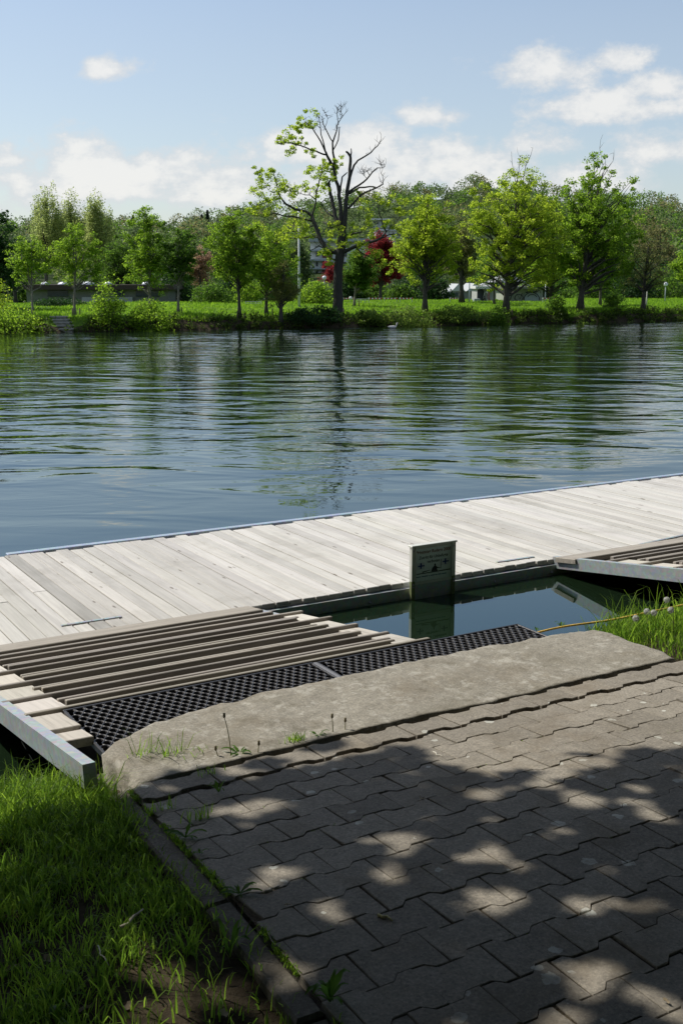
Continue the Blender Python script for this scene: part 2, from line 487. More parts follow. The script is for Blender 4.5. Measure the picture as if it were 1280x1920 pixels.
M_GRASS_FAR = leaf_mat('meadow_blade', (0.085, 0.175, 0.010), (0.19, 0.31, 0.02), 0.4, 0.6)
M_RUBBER = plain('black_rubber', (0.026, 0.025, 0.028), 0.5, 0, 0.3, 30, 0.001)
M_WHITE = plain('white_paint', (0.78, 0.78, 0.76), 0.5, 0, 0.05)

# ================================================================== SETTING
# river
npmesh('river_water', [(-700, -8, 0), (900, -8, 0), (900, 90, 0), (-700, 90, 0)], [(0, 1, 2, 3)], M_WATER)['kind'] = 'structure'

def bank_v(u):
    u = np.clip(u, -14, 75)
    return 48.16 - 0.0986 * u
def bank_z(u, v):
    s = v - bank_v(u)
    wob = (fbm(np.asarray(u) * 0.35, np.asarray(v) * 0.05) - 0.45) * 1.5
    s2 = s + wob
    z = np.interp(s2, [-6, -0.6, 0.0, 0.15, 0.40, 0.75, 2.2, 6, 18, 34, 90, 900], [-1.2, -0.6, 0.0, 0.24, 0.42, 0.52, 0.60, 0.70, 0.80, 0.45, 0.40, 0.6])
    z = z + (fbm(np.asarray(u) * 0.9, np.asarray(v) * 0.9) - 0.47) * 0.18 * np.clip(s2, 0, 1)
    q0 = at(117, 600, 48.4); dq = np.hypot(np.asarray(u) - q0[0], np.asarray(v) - q0[1])
    z = z - 0.30 * np.clip(1.15 - dq, 0, 0.6) / 0.6        # a cutting for the stone steps
    return z
def gz(p): return float(bank_z(np.array([p[0]]), np.array([p[1]]))[0])

us = np.concatenate([np.linspace(-420, -16, 12)[:-1], np.linspace(-16, 80, 260), np.linspace(80, 700, 14)[1:]])
ss = np.concatenate([np.linspace(-6, 0, 6)[:-1], np.linspace(0, 8, 34)[:-1], np.linspace(8, 60, 30)[:-1], np.linspace(60, 1500, 14)])
UU, SS = np.meshgrid(us, ss, indexing='ij')
VV = bank_v(UU) + SS
ZZ = bank_z(UU, VV)
nu, ns = UU.shape
idx = np.arange(nu * ns).reshape(nu, ns)
Fq = np.stack([idx[:-1, :-1], idx[1:, :-1], idx[1:, 1:], idx[:-1, 1:]], -1).reshape(-1, 4)
o = npmesh('far_bank_ground', np.stack([UU, VV, ZZ], -1).reshape(-1, 3), Fq, M_LAWN, None, True)
o.data.materials.append(M_SOIL)
cs = (SS[:-1, :-1] + SS[1:, 1:]).reshape(-1) / 2
o.data.polygons.foreach_set('material_index', (cs < 0.6).astype(np.int32))
o['kind'] = 'structure'

# near bank
def near_edge(u):
    return np.interp(u, [-60, -2, 0.2, 1.05, 1.16, 3.65, 3.85, 4.2, 5.2, 8, 60], [4.2, 3.95, 3.86, 3.76, 3.70, 3.75, 4.06, 4.18, 4.2, 4.25, 4.3])
def near_z(u, v):
    e = near_edge(u) + (fbm(np.asarray(u) * 2.1, np.asarray(v) * 0.4) - 0.47) * 0.12
    z = np.interp(v - e, [-3, -0.45, -0.15, 0.05, 0.30, 0.9], [0.0, 0.0, -0.01, -0.07, -0.40, -1.0]) + pz(v) - 0.045
    return z + (fbm(np.asarray(u) * 3.0, np.asarray(v) * 3.0) - 0.47) * 0.05
us = np.concatenate([np.linspace(-500, -3, 14)[:-1], np.linspace(-3, 9, 150), np.linspace(9, 600, 14)[1:]])
vs = np.concatenate([np.linspace(-300, -2, 10)[:-1], np.linspace(-2, 5.6, 90)])
UU, VV = np.meshgrid(us, vs, indexing='ij'); ZZ = near_z(UU, VV)
nu, ns = UU.shape; idx = np.arange(nu * ns).reshape(nu, ns)
Fq = np.stack([idx[:-1, :-1], idx[1:, :-1], idx[1:, 1:], idx[:-1, 1:]], -1).reshape(-1, 4)
npmesh('near_bank_ground', np.stack([UU, VV, ZZ], -1).reshape(-1, 3), Fq, M_SOIL, None, True)['kind'] = 'structure'

# ------------------------------------------------------------------ pavement of double-T pavers
PZ = 0.50
vb = np.concatenate([np.linspace(-6, 1.8, 6), np.linspace(1.9, 3.295, 22), [3.305, 3.49]])
pav = MB()
bz = [float(pz(v)) - (.0055 if v < 3.3 else .020) for v in vb]
Vp = []
for v, z in zip(vb, bz): Vp += [(float(kerb_u(v)) + .001, v, z), (9.0, v, z)]
Fp = [(2 * i, 2 * i + 1, 2 * i + 3, 2 * i + 2) for i in range(len(vb) - 1)]
pav.add(Vp, Fp)
pavement = pav.build('pavement', M_SAND); pavement['kind'] = 'structure'
PL, PP = 0.2, 0.1335
WE, WM, GAP = 0.0775, 0.056, 0.0015
def half_width(x):
    x = abs(x); return WE if x >= .0605 else (WM if x <= .0385 else WM + (WE - WM) * (x - .0385) / .022)
def paver_outline(xa=-.1, xb=.1):
    xs = [xa + GAP] + [x for x in (-.0605, -.0385, .0385, .0605) if xa + .004 < x < xb - .004] + [xb - GAP]
    top = [(x, half_width(x) - GAP) for x in xs]
    return top[::-1] + [(x, -y) for x, y in top]
def paver_mesh(seed, out=None):
    r = random.Random(seed)
    base_out = out or paver_outline()
    out = [(x + r.uniform(-.0014, .0014), y + r.uniform(-.0014, .0014)) for x, y in base_out]
    if r.random() < .5:      # a chipped corner
        k = r.choice([0, 5, 6, 11]) % len(out); out[k] = (out[k][0] * (1 - r.uniform(.02, .06)), out[k][1] * (1 - r.uniform(.03, .08)))
    n = len(out); b = 0.0018
    cx = sum(x for x, y in out) / n
    V = [(x, y, -0.06) for x, y in out] + [(x, y, -b) for x, y in out]
    V += [(x - math.copysign(b, x - cx) if abs(x - cx) > 0.03 else x, y - math.copysign(b, y), 0.0) for x, y in out]
    F = [(i, (i + 1) % n, n + (i + 1) % n, n + i) for i in range(n)]
    F += [(n + i, n + (i + 1) % n, 2 * n + (i + 1) % n, 2 * n + i) for i in range(n)]
    F += [tuple(range(2 * n, 3 * n))]
    me = bpy.data.meshes.new('paver')
    me.from_pydata(V, [], F); me.materials.append(M_PAVER)
    return me
pmeshes = [paver_mesh(i) for i in range(14)]
V0 = 3.470         # line along the concrete slab
def row_v(j): return 3.391 if j == 0 else 3.243 - (j - 1) * PP
rest = MB()
npav = 0
def in_frame(p, mx=40, my=40):
    d = np.asarray(p) - CAM
    z = d @ fw
    if z < 0.1: return False
    x = 640 + FPX * (d @ rt) / z; y = 960 - FPX * (d @ upv) / z
    return -mx < x < 1280 + mx and y < 1920 + my
pr = random.Random(5)
ROWS = 36
for j in range(ROWS):
    vc = row_v(j); zc = float(pz(vc)); tilt = math.atan((float(pz(vc + .05)) - float(pz(vc - .05))) / .1)
    ph = .086 if j == 0 else (.16 if j % 2 else .06)
    ku = float(kerb_u(vc)) + .003
    i0 = math.floor((ku - ph) / PL)
    for i in range(i0, i0 + 36):
        ua = ph + i * PL; uc = ua + PL / 2
        if ua > 8.0: break
        z = zc + pr.uniform(-.0012, .0012) + (.007 if j == 0 else 0)
        if pr.random() < .07: z += pr.choice([-.003, .003])
        cut = ua < ku
        if cut and uc + PL / 2 - ku < .025: continue
        me = paver_mesh(1000 + j, paver_outline(ku - uc, .1)) if cut else pmeshes[pr.randrange(14)]
        if in_frame((uc, vc, zc)) and npav < 298:
            o = bpy.data.objects.new('paver', me)
            o.location = (uc + pr.uniform(-.0015, .0015), vc + pr.uniform(-.0015, .0015), z)
            flip = pr.random() < .5 and not cut
            tx = tilt + pr.uniform(-.008, .008) + (.012 if j == 0 else 0)
            o.rotation_euler = (-tx if flip else tx, pr.uniform(-.007, .007), pr.uniform(-.008, .008) + (math.pi if flip else 0))
            link(o, pavement); npav += 1
        elif vc > -1.5 and uc < 6.5:
            rest.prism([(uc + x, vc + y) for x, y in paver_outline()], zc - .05, z - .0)
rp = rest.build('paver_field', M_PAVER, pavement); rp['kind'] = 'stuff'
print('pavers', npav)

# kerb stones
kerb = empty('kerb', (1.12, 0, 0.4)); kerb['kind'] = 'structure'
kv = [3.50, 2.53, 1.96, 0.98, -0.02, -1.02]
for i in range(len(kv) - 1):
    m = MB(); L = kv[i] - kv[i + 1] - 0.006; vm = (kv[i] + kv[i + 1]) / 2
    m.bbox((-0.036, -L / 2, -0.20), (0.036, L / 2, 0.0), 0.008)
    o = m.build('kerb_stone', M_KERB, kerb, (float(kerb_u(vm)) - .038 - 1.12, vm, float(pz(vm)) - .012 - 0.4 + pr.uniform(-.004, .002)))
    o.rotation_euler = (math.atan((float(pz(kv[i])) - float(pz(kv[i + 1]))) / L), pr.uniform(-.03, .0), -.06)

# ------------------------------------------------------------------ cast concrete slab beside the water
def make_slab():
    nx, ny = 150, 34
    x = np.linspace(0, 1, nx); y = np.linspace(0, 1, ny)
    X, Y = np.meshgrid(x, y, indexing='ij')
    u0, u1 = 1.235, 3.83
    U = u0 + (u1 - u0) * X
    vfar = np.interp(U, [1.23, 1.31, 1.50, 1.87, 2.3, 2.7, 3.2, 3.83], [3.80, 3.885, 3.98, 4.035, 4.04, 4.07, 4.05, 4.01]) + (fbm(U * 9, U * 0 + 2.2) - 0.47) * 0.055
    vnear = V0 + 0.012 + (fbm(U * 8, U * 0 + 7.7) - 0.47) * 0.022 
    V = vnear + (vfar - vnear) * Y
    U = U + (fbm(V * 12, V * 0 + 4) - 0.47) * 0.05 * (np.clip(0.08 - X, 0, 1) + np.clip(X - 0.92, 0, 1)) / 0.08
    Z = 0.4265 + 0.006 * Y + (fbm(U * 5, V * 5) - 0.47) * 0.022 + (fbm(U * 30, V * 30) - 0.47) * 0.007
    edge = np.minimum(np.minimum((u1 - u0) * X, (u1 - u0) * (1 - X)), (vfar - vnear) * (1 - Y))
    Z = Z - 0.016 * np.clip(1 - edge / (0.012 + 0.03 * fbm(U * 14, V * 14)), 0, 1) ** 1.3
    Z = Z - 0.014 * np.clip(1 - (U - u0) / 0.35, 0, 1) ** 2
    P = np.stack([U, V, Z], -1)
    idx = np.arange(nx * ny).reshape(nx, ny)
    F = [tuple(q) for q in np.stack([idx[:-1, :-1], idx[1:, :-1], idx[1:, 1:], idx[:-1, 1:]], -1).reshape(-1, 4)]
    m = MB()
    Vv = P.reshape(-1, 3)
    ring = list(idx[:, 0]) + list(idx[-1, 1:]) + list(idx[-2::-1, -1]) + list(idx[0, -2:0:-1])
    base = len(Vv)
    low = Vv[ring].copy(); low[:, 2] = 0.15; low[:, :2] += (np.array([(u0 + u1) / 2, 3.75]) - low[:, :2]) * 0.012
    m.add(list(Vv) + list(low), F, True)
    n = len(ring)
    m.f += [(ring[(i + 1) % n], ring[i], base + i, base + (i + 1) % n) for i in range(n)]; m.sm += [True] * n
    return m.build('concrete_slab', M_SLAB)
slab = tag(make_slab(), 'long worn cast concrete slab between the pavers and the rubber mats', 'concrete slab')

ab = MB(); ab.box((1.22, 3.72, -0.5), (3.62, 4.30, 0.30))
tag(ab.build('abutment', plain('hole_shade_concrete', (0.05, 0.047, 0.04), .9)), 'concrete block under the black rubber mats at the ramp head', 'concrete block')  # near-black colour stands in for the shade seen through the mat holes

# ------------------------------------------------------------------ rubber ring mats: 3.12.12 tiling, round holes and small ones between
def make_mat(name, u0, u1, v0, v1, z):
    pitch = 0.0405; r3 = math.sqrt(3) / 2
    ncol = int(round((u1 - u0) / pitch)); nrow = int((v1 - v0) / (pitch * r3))
    p = (u1 - u0) / (ncol + 0.5)
    Rh = p / math.sqrt(3)                     # circumradius of the hexagonal cell
    tcut = 0.30
    hexv = [(Rh * math.cos(R(90 + 60 * k)), Rh * math.sin(R(90 + 60 * k))) for k in range(6)]
    outer = []
    for k in range(6):
        a = np.array(hexv[k]); b0 = np.array(hexv[k - 1]); b1 = np.array(hexv[(k + 1) % 6])
        outer.append(a + (b0 - a) * tcut); outer.append(a + (b1 - a) * tcut)
    outer = np.array(outer)
    inner = []
    for q in outer:
        inner.append(q / np.linalg.norm(q) * p * 0.408)
    inner = np.array(inner)
    t = 0.024
    V = []; F = []
    for j in range(nrow):
        for i in range(ncol):
            cx = u0 + p * (0.5 + i + (0.5 if j % 2 else 0)); cy = v0 + Rh + j * p * r3
            b = len(V)
            for q in outer: V.append((cx + q[0], cy + q[1], z))
            for q in inner: V.append((cx + q[0], cy + q[1], z - 0.002))
            for q in inner: V.append((cx + q[0] * 1.02, cy + q[1] * 1.02, z - t))
            for q in outer: V.append((cx + q[0], cy + q[1], z - t))
            for k in range(12):
                k2 = (k + 1) % 12
                F.append((b + k, b + k2, b + 12 + k2, b + 12 + k))
                F.append((b + 12 + k, b + 12 + k2, b + 24 + k2, b + 24 + k))
                if k % 2 == 0: F.append((b + k2, b + k, b + 36 + k, b + 36 + k2))
    o = npmesh(name, V, F, M_RUBBER)
    # solid rim round the mat
    m = MB()
    ve = v0 + Rh * 2 + (nrow - 1) * p * r3
    m.bbox((u0 - 0.006, v0, z - t), (u0 + 0.006, ve, z + 0.001), 0.003)
    m.bbox((u1 - 0.006, v0, z - t), (u1 + 0.006, ve, z + 0.001), 0.003)
    m.bbox((u0 - 0.006, ve - 0.012, z - t), (u1 + 0.006, ve + 0.002, z + 0.002), 0.003)
    m.build('rim', M_RUBBER, o)
    return o
tag(make_mat('rubber_mat', 1.250, 2.398, 3.80, 4.335, 0.398), 'black rubber ring mat beside the grass bank, nearer of the two', 'mat', 'rubber ring mats at the ramp head')
tag(make_mat('rubber_mat', 2.420, 3.580, 3.80, 4.335, 0.400), 'black rubber ring mat ending at the open pool of water', 'mat', 'rubber ring mats at the ramp head')
js = MB(); js.bbox((2.400, 3.80, 0.38), (2.418, 4.33, 0.400), 0.003)
tag(js.build('joint_strip', plain('grey_strip', (0.17, 0.17, 0.18), 0.5)), 'narrow grey strip joining the two black rubber mats', 'strip')

# ------------------------------------------------------------------ ramps (gangways) from the mats down to the jetty
SLOPE = math.atan((0.40 - 0.125) / 1.93)
def make_ramp(u_left, label):
    W = 1.96
    root = empty('ramp', (u_left, 4.30, 0.395), label, 'ramp', 'timber ramps down to the jetty', (-SLOPE, 0, 0))
    r = random.Random(int(u_left * 100))
    def col(o, a=0.86, b=1.12):
        s = r.uniform(a, b); o.color = (s, s * r.uniform(.97, 1.0), s * r.uniform(.93, 1.0), 1)
    L = 1.92 / math.cos(SLOPE)
    # channels: C profile, outer web towards the water
    def channel(x, sgn, y0):
        m = MB()
        prof = [(0, 0), (0.045, 0), (0.045, -0.008), (0.008, -0.008), (0.008, -0.077), (0.045, -0.077), (0.045, -0.085), (0, -0.085)]
        y1 = L - 0.03
        n = len(prof)
        dz = 0.0 if sgn > 0 else -0.042
        V = [(x + sgn * a, y0, b + dz) for a, b in prof] + [(x + sgn * a, y1, b + dz) for a, b in prof]
        F = [(i, (i + 1) % n, n + (i + 1) % n, n + i) for i in range(n)]
        F += [(0, 7, 4, 3), (7, 6, 5, 4), (0, 3, 2, 1), tuple(n + i for i in (3, 4, 7, 0)), tuple(n + i for i in (4, 5, 6, 7)), tuple(n + i for i in (1, 2, 3, 0))]
        m.add(V, F)
        if sgn > 0: m.add([(x + sgn * .002, y0 - .003, -.001), (x + sgn * .045, y0 - .003, -.001), (x + sgn * .045, y0 - .003, -.084), (x + sgn * .002, y0 - .003, -.084)], [(0, 1, 2, 3)])
        m.build('channel', M_STEEL, root)
    channel(-0.035, 1, -0.76); channel(W - 0.01, -1, 0.10)
    # floor boards under the battens
    nb = 9
    for k in range(nb):
        x0 = 0.02 + (W - 0.04) * k / nb; x1 = 0.02 + (W - 0.04) * (k + 1) / nb - 0.006
        m = MB(); m.bbox((-(x1 - x0) / 2, -L / 2 + .02, -0.022), ((x1 - x0) / 2, L / 2 - .02, 0), 0.003)
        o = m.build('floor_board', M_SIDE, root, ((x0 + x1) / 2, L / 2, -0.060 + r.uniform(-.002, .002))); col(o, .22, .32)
    # battens: long ones reach the channels, short ones stop at the side boards
    def slat(x0, x1, y, w, h, z=0.0):
        m = MB(); m.bbox((-(x1 - x0) / 2, -w / 2, -h), ((x1 - x0) / 2, w / 2, 0), 0.003)
        o = m.build('slat', M_SLAT, root, ((x0 + x1) / 2, y, z + r.uniform(-.003, .003)))
        o.rotation_euler = (r.uniform(-.02, .02), 0, r.uniform(-.003, .003)); col(o)
        return o
    longs = [0.105, 0.425, 0.755, 1.075, 1.39]
    for k, y in enumerate(longs):
        slat(-0.01 + r.uniform(-.015, .01), W + 0.0 + r.uniform(-.01, .03), y, 0.028, 0.058, 0.004)
        nxt = longs[k + 1] if k + 1 < len(longs) else 1.66
        if k < 4:
            slat(0.20 + r.uniform(-.02, .02), W - 0.11 + r.uniform(-.03, .03), y + 0.135, 0.028, 0.054, 0.002)
            slat(0.185 + r.uniform(-.02, .02), W - 0.11 + r.uniform(-.03, .03), y + 0.195, 0.026, 0.052, -0.001)
        else:
            slat(0.19, W - 0.12, y + 0.14, 0.032, 0.044)
        if k < len(longs) - 1:
            for x0, x1 in ((0.015, 0.195), (W - 0.125, W - 0.004)):
                a, b2 = y + 0.024, nxt - 0.024
                m = MB(); m.bbox((-(x1 - x0) / 2, -(b2 - a) / 2, -0.024), ((x1 - x0) / 2, (b2 - a) / 2, 0), 0.003)
                o = m.build('side_board', M_SIDE, root, ((x0 + x1) / 2, (a + b2) / 2, -0.012 + r.uniform(-.003, .003))); col(o, .92, 1.15)
                o.rotation_euler = (0, r.uniform(-.02, .02), r.uniform(-.015, .015))
    # side boards that run past the ramp head beside the mat
    for a, b2 in ((-0.18, 0.07), (-0.335, -0.20)):
        m = MB(); m.bbox((-0.065, -(b2 - a) / 2, -0.035), (0.065, (b2 - a) / 2, 0), 0.003)
        o = m.build('side_board', M_SIDE, root, (0.075, (a + b2) / 2, -0.008 - (0.014 if a < -0.2 else 0))); col(o, .9, 1.05)
        o.rotation_euler = (r.uniform(-.02, .02), 0.02, r.uniform(-.02, .02))
    # wide end board against the jetty
    m = MB(); m.bbox((-(W - 0.12) / 2 - .05, -0.105, -0.035), ((W - 0.12) / 2, 0.105, 0), 0.004)
    o = m.build('end_board', M_SLAT, root, ((W - 0.12) / 2, 1.755, 0.0)); o.color = (1.1, 1.08, 1.04, 1)
    return root
make_ramp(1.110, 'timber ramp of spaced battens leading from the rubber mats to the jetty')
make_ramp(5.475, 'second timber ramp with pale steel side beyond the pool of water')

# ------------------------------------------------------------------ jetty
DZ = 0.11
jetty = empty('jetty', (4.0, 7.2, 0.0), 'wide jetty of bleached planks floating along the river bank', 'jetty')
JV0, JV1 = 6.185, 8.300
pw = 0.0965
r = random.Random(21)
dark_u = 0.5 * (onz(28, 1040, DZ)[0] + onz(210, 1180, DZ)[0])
plank_meshes = {}
for k in range(128):
    u = -0.6 + (k + 0.5) * pw
    e0 = r.uniform(-0.007, 0.006); e1 = r.choice([0, 0, 0, 0, -0.03, -0.045]) + r.uniform(-.006, .006)
    w = pw - r.choice([0.003, 0.004, 0.005, 0.008])
    pieces = [(JV0 + e0, JV1 + e1)]
    if u < dark_u - 0.03 and r.random() < 0.65:       # patched planks near the jetty's end
        c = r.uniform(6.6, 7.9); pieces = [(JV0 + e0, c - .002), (c + .002, JV1 + e1)]
    for a, b2 in pieces:
        m = MB(); m.bbox((-w / 2, -(b2 - a) / 2, -0.034), (w / 2, (b2 - a) / 2, 0), 0.0035)
        o = m.build('plank', M_DECK, jetty, (u - 4.0, (a + b2) / 2 - 7.2, DZ + r.uniform(-.0025, .0035)))
        o.rotation_euler = (0, r.uniform(-.012, .012), r.uniform(-.0012, .0012))
        s = r.choice([1.0, 1.05, 1.1, 1.1, 0.97, 0.9])
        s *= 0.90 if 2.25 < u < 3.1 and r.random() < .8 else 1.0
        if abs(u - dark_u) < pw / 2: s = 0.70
        o.color = (s, s * r.uniform(.985, 1.0), s * r.uniform(.96, .99), 1)
m = MB()
m.box((-0.5 - 4, JV0 - 0.035 - 7.2, 0.066), (11.8 - 4, JV0 + 0.02 - 7.2, 0.0735))
m.box((-0.5 - 4, JV0 - 0.035 - 7.2, -0.06), (11.8 - 4, JV0 - 0.028 - 7.2, 0.066))
m.build('side_beam', M_STEEL, jetty)
bolt = None
for k in range(22):
    p = (0.2 + k * 0.52 - 4, JV0 - 0.035 - 7.2, 0.022)
    if bolt is None:
        m = MB(); m.tube([(0, 0.001, 0), (0, -.006, 0)], [.010, .009], 6); m.tube([(0, -.006, 0), (0, -.014, 0)], [.005, .0045], 6)
        bolt = m.build('bolt', M_STEEL, jetty, p)
    else: copy_obj(bolt, jetty, p)
m = MB()
rail_u0 = onz(12, 1036, 0.12)[0]
m.bbox((rail_u0 - 4, 8.318 - 7.2, -0.05), (11.8 - 4, 8.385 - 7.2, 0.116), 0.004)
m.build('edge_rail', M_RAIL, jetty)
m = MB()
for v in (6.6, 7.2, 7.8):
    m.box((-0.5 - 4, v - 0.03 - 7.2, -0.02), (11.7 - 4, v + 0.03 - 7.2, 0.072))
m.build('bearer', plain('dark_bearer', (0.03, 0.026, 0.02), 0.9), jetty)
m = MB(); m.box((-0.5 - 4, JV0 + .1 - 7.2, -0.3), (11.7 - 4, 8.2 - 7.2, -0.01)); m.build('float', plain('dark_float', (0.02, 0.02, 0.02), 0.8), jetty)
for (xa, ya, xb, yb) in ((115, 1173, 228, 1156), (930, 1054, 1000, 1044), (1198, 1021, 1290, 1001)):
    A = onz(xa, ya, DZ + .006); B = onz(xb, yb, DZ + .006)
    c = (A + B) / 2; Ls = np.linalg.norm(B - A)
    m = MB(); m.bbox((-Ls / 2, -0.012, 0), (Ls / 2, 0.012, 0.005), 0.001)
    for q in range(5): m.lathe([(0.004, 0.005), (0.003, 0.007)], (-Ls / 2 + Ls * (q + .5) / 5, 0, 0), 6)
    o = m.build('metal_strip', M_STEEL, jetty, (c[0] - 4, c[1] - 7.2, DZ + 0.0045)); o.rotation_euler = (0, 0, math.atan2(B[1] - A[1], B[0] - A[0]))

# ------------------------------------------------------------------ sign
def text_mesh(s, width, italic=True):
    cu = bpy.data.curves.new('tmp', 'FONT'); cu.body = s; cu.size = 1.0; cu.shear = 0.12 if italic else 0.0
    cu.resolution_u = 3; cu.offset = 0.018
    ob = bpy.data.objects.new('tmp', cu); COL.objects.link(ob)
    dg = bpy.context.evaluated_depsgraph_get()
    me = bpy.data.meshes.new_from_object(ob.evaluated_get(dg))
    bpy.data.objects.remove(ob)
    n = len(me.vertices); co = np.empty(n * 3, np.float32); me.vertices.foreach_get('co', co); co = co.reshape(-1, 3)
    w = co[:, 0].max() - co[:, 0].min(); k = width / w
    co[:, 0] -= (co[:, 0].max() + co[:, 0].min()) / 2
    co *= k
    me.vertices.foreach_set('co', co.ravel()); me.update(); me.materials.clear()
    return me
SV = 6.118
def vplane(x, y, vv):
    d = ray(x, y); return CAM + d * (vv / d[1])
sl = vplane(770, 1024, SV); sr = vplane(852, 1014, SV)
su0, su1 = sl[0], sr[0]; st = 0.5 * (sl[2] + sr[2])
sb = 0.5 * (vplane(776, 1094, SV)[2] + vplane(846, 1084, SV)[2])
SW = su1 - su0
sign = empty('sign', ((su0 + su1) / 2, SV, 0.07), 'small framed notice on two posts fixed to the jetty edge', 'sign')
M_ALU = plain('sign_aluminium', (0.66, 0.67, 0.60), 0.45, 0.1, 0.08)
M_ALGAE = plain('algae_green_metal', (0.19, 0.22, 0.10), 0.6, 0.1, 0.3, 14)
M_PANEL = plain('sign_panel_white', (0.85, 0.93, 0.92), 0.35, 0, 0.04, 20)
hT = st - 0.07; hB = sb - 0.07
for s in (-1, 1):
    m = MB(); x = s * (SW / 2 - 0.014)
    m.box((x - 0.014, -0.012, -0.075), (x + 0.014, 0.012, hB + 0.02))
    m.build('lower_post', M_ALGAE, sign)
    m = MB()
    m.box((x - 0.014, -0.014, hB + 0.02), (x + 0.014, 0.014, hT - 0.006))
    m.box((x - s * 0.016 - 0.004, -0.020, hB + 0.02), (x - s * 0.016 + 0.004, -0.0145, hT - 0.008))
    m.build('post', M_ALU, sign)
m = MB(); m.bbox((-SW / 2 - 0.006, -0.022, hT - 0.006), (SW / 2 + 0.006, 0.024, hT + 0.006), 0.003); m.build('top_cap', M_ALU, sign)
m = MB(); m.box((-SW / 2 + .028, -0.012, hT - 0.022), (SW / 2 - .028, 0.008, hT - 0.0065)); m.build('top_frame', M_ALU, sign)
m = MB(); m.box((-SW / 2 + .028, -0.010, hB - 0.006), (SW / 2 - .028, 0.008, hB + 0.012)); m.build('bottom_frame', M_ALU, sign)
m = MB(); pz0, pz1 = hB + 0.0125, hT - 0.0225; m.box((-SW / 2 + .0285, -0.006, pz0), (SW / 2 - .0285, 0.006, pz1)); panel = m.build('panel', M_PANEL, sign)
m = MB(); m.box((-SW / 2 + .03, -0.004, -0.10), (SW / 2 - .03, 0.004, hB - 0.0065)); m.build('skirt_plate', M_STEEL, sign)
PW = SW - 0.06; PH = pz1 - pz0
def put_text(s, width, z, col, name):
    me = text_mesh(s, width)
    me.materials.append(plain(name, col, 0.6, 0, 0.02))
    o = bpy.data.objects.new('lettering', me); link(o, panel)
    o.location = (0, -0.0072, z); o.rotation_euler = (math.pi / 2, 0, 0)
    return o
put_text('Privatsteg Rudern 2000', PW * 0.95, pz0 + PH * 0.845, (0.20, 0.03, 0.02), 'lettering_red')
put_text('Zutritt für Unbefugte', PW * 0.80, pz0 + PH * 0.675, (0.03, 0.04, 0.05), 'lettering_dark')
put_text('verboten', PW * 0.34, pz0 + PH * 0.535, (0.03, 0.04, 0.05), 'lettering_dark')
def flat(poly, name, mat, y=-0.0072):
    m = MB(); m.add([(a, y, b) for a, b in poly], [tuple(range(len(poly)))]); return m.build(name, mat, panel)
def P2(fx, fz): return (-PW / 2 + PW * fx, pz0 + PH * fz)
M_INK = plain('print_black', (0.015, 0.016, 0.018), 0.6); M_FLAGB = plain('print_blue', (0.02, 0.04, 0.22), 0.6); M_FLAGW = plain('print_white', (0.72, 0.76, 0.78), 0.6)
flat([P2(0.03, .215), P2(0.97, .225), P2(0.97, .255), P2(0.03, .24)], 'boat_print', M_INK)
flat([P2(0.44, .25), P2(0.62, .25), P2(0.60, .33), P2(0.72, .315), P2(0.60, .375), P2(0.565, .42), P2(0.57, .46), P2(0.545, .49), P2(0.525, .46), P2(0.53, .42), P2(0.47, .36)], 'rower_print', M_INK)
flat([P2(0.20, .25), P2(0.20, .29), P2(0.42, .31), P2(0.42, .295)], 'oar_print', M_INK)
x_ = 0.03
for w_ in (.15, .19, .05, .13, .08, .11, .14):      # the small print at the foot, too fine to read
    flat([P2(x_, .122), P2(x_ + w_ - .018, .122), P2(x_ + w_ - .018, .150), P2(x_, .150)], 'small_print', plain('small_print_blue', (0.10, 0.20, 0.30), .6)); x_ += w_
for fx, fz in ((0.03, 0.36), (0.70, 0.40)):
    flat([P2(fx, fz), P2(fx + .23, fz), P2(fx + .23, fz + .20), P2(fx, fz + .20)], 'flag_print', M_FLAGW, -0.0066)
    flat([P2(fx + .05, fz + .085), P2(fx + .23, fz + .085), P2(fx + .23, fz + .125), P2(fx + .05, fz + .125)], 'flag_cross_print', M_FLAGB, -0.0074)
    flat([P2(fx + .11, fz + .02), P2(fx + .15, fz + .02), P2(fx + .15, fz + .20), P2(fx + .11, fz + .20)], 'flag_cross_print', M_FLAGB, -0.0078)
    flat([P2(fx - .002, fz - .09), P2(fx + .012, fz - .09), P2(fx + .012, fz + .20), P2(fx - .002, fz + .20)], 'flagpole_print', M_INK, -0.0074)

for sx_ in (-1, 1):
    for z_ in (hB - .004, hT - .03, 0.02):
        m = MB(); m.tube([(0, 0, 0), (0, -.005, 0)], [.006, .005], 6); m.build('screw', M_STEEL, sign, (sx_ * (SW / 2 - .014), -.0125 if z_ < hB else -.0145, z_))

# ------------------------------------------------------------------ yellow rope
A = onz(1003, 1187, 0.385); B = onz(1290, 1132, 0.42)
pts = [A + (B - A) * t + np.array([0, 0.012 * math.sin(t * 7), -0.004 * math.sin(t * math.pi) + 0.003 * math.sin(t * 11)]) for t in np.linspace(0, 1.6, 40)]
pts = [A + (A - B) * 0.05 + np.array([0, 0.02, -0.03])] + pts
m = MB(); m.tube(pts, [0.0055] * len(pts), 7)
tag(m.build('rope', plain('yellow_rope', (0.62, 0.42, 0.08), 0.7, 0, 0.35, 60)), 'yellow rope stretched along the grassy bank beyond the slab', 'rope')

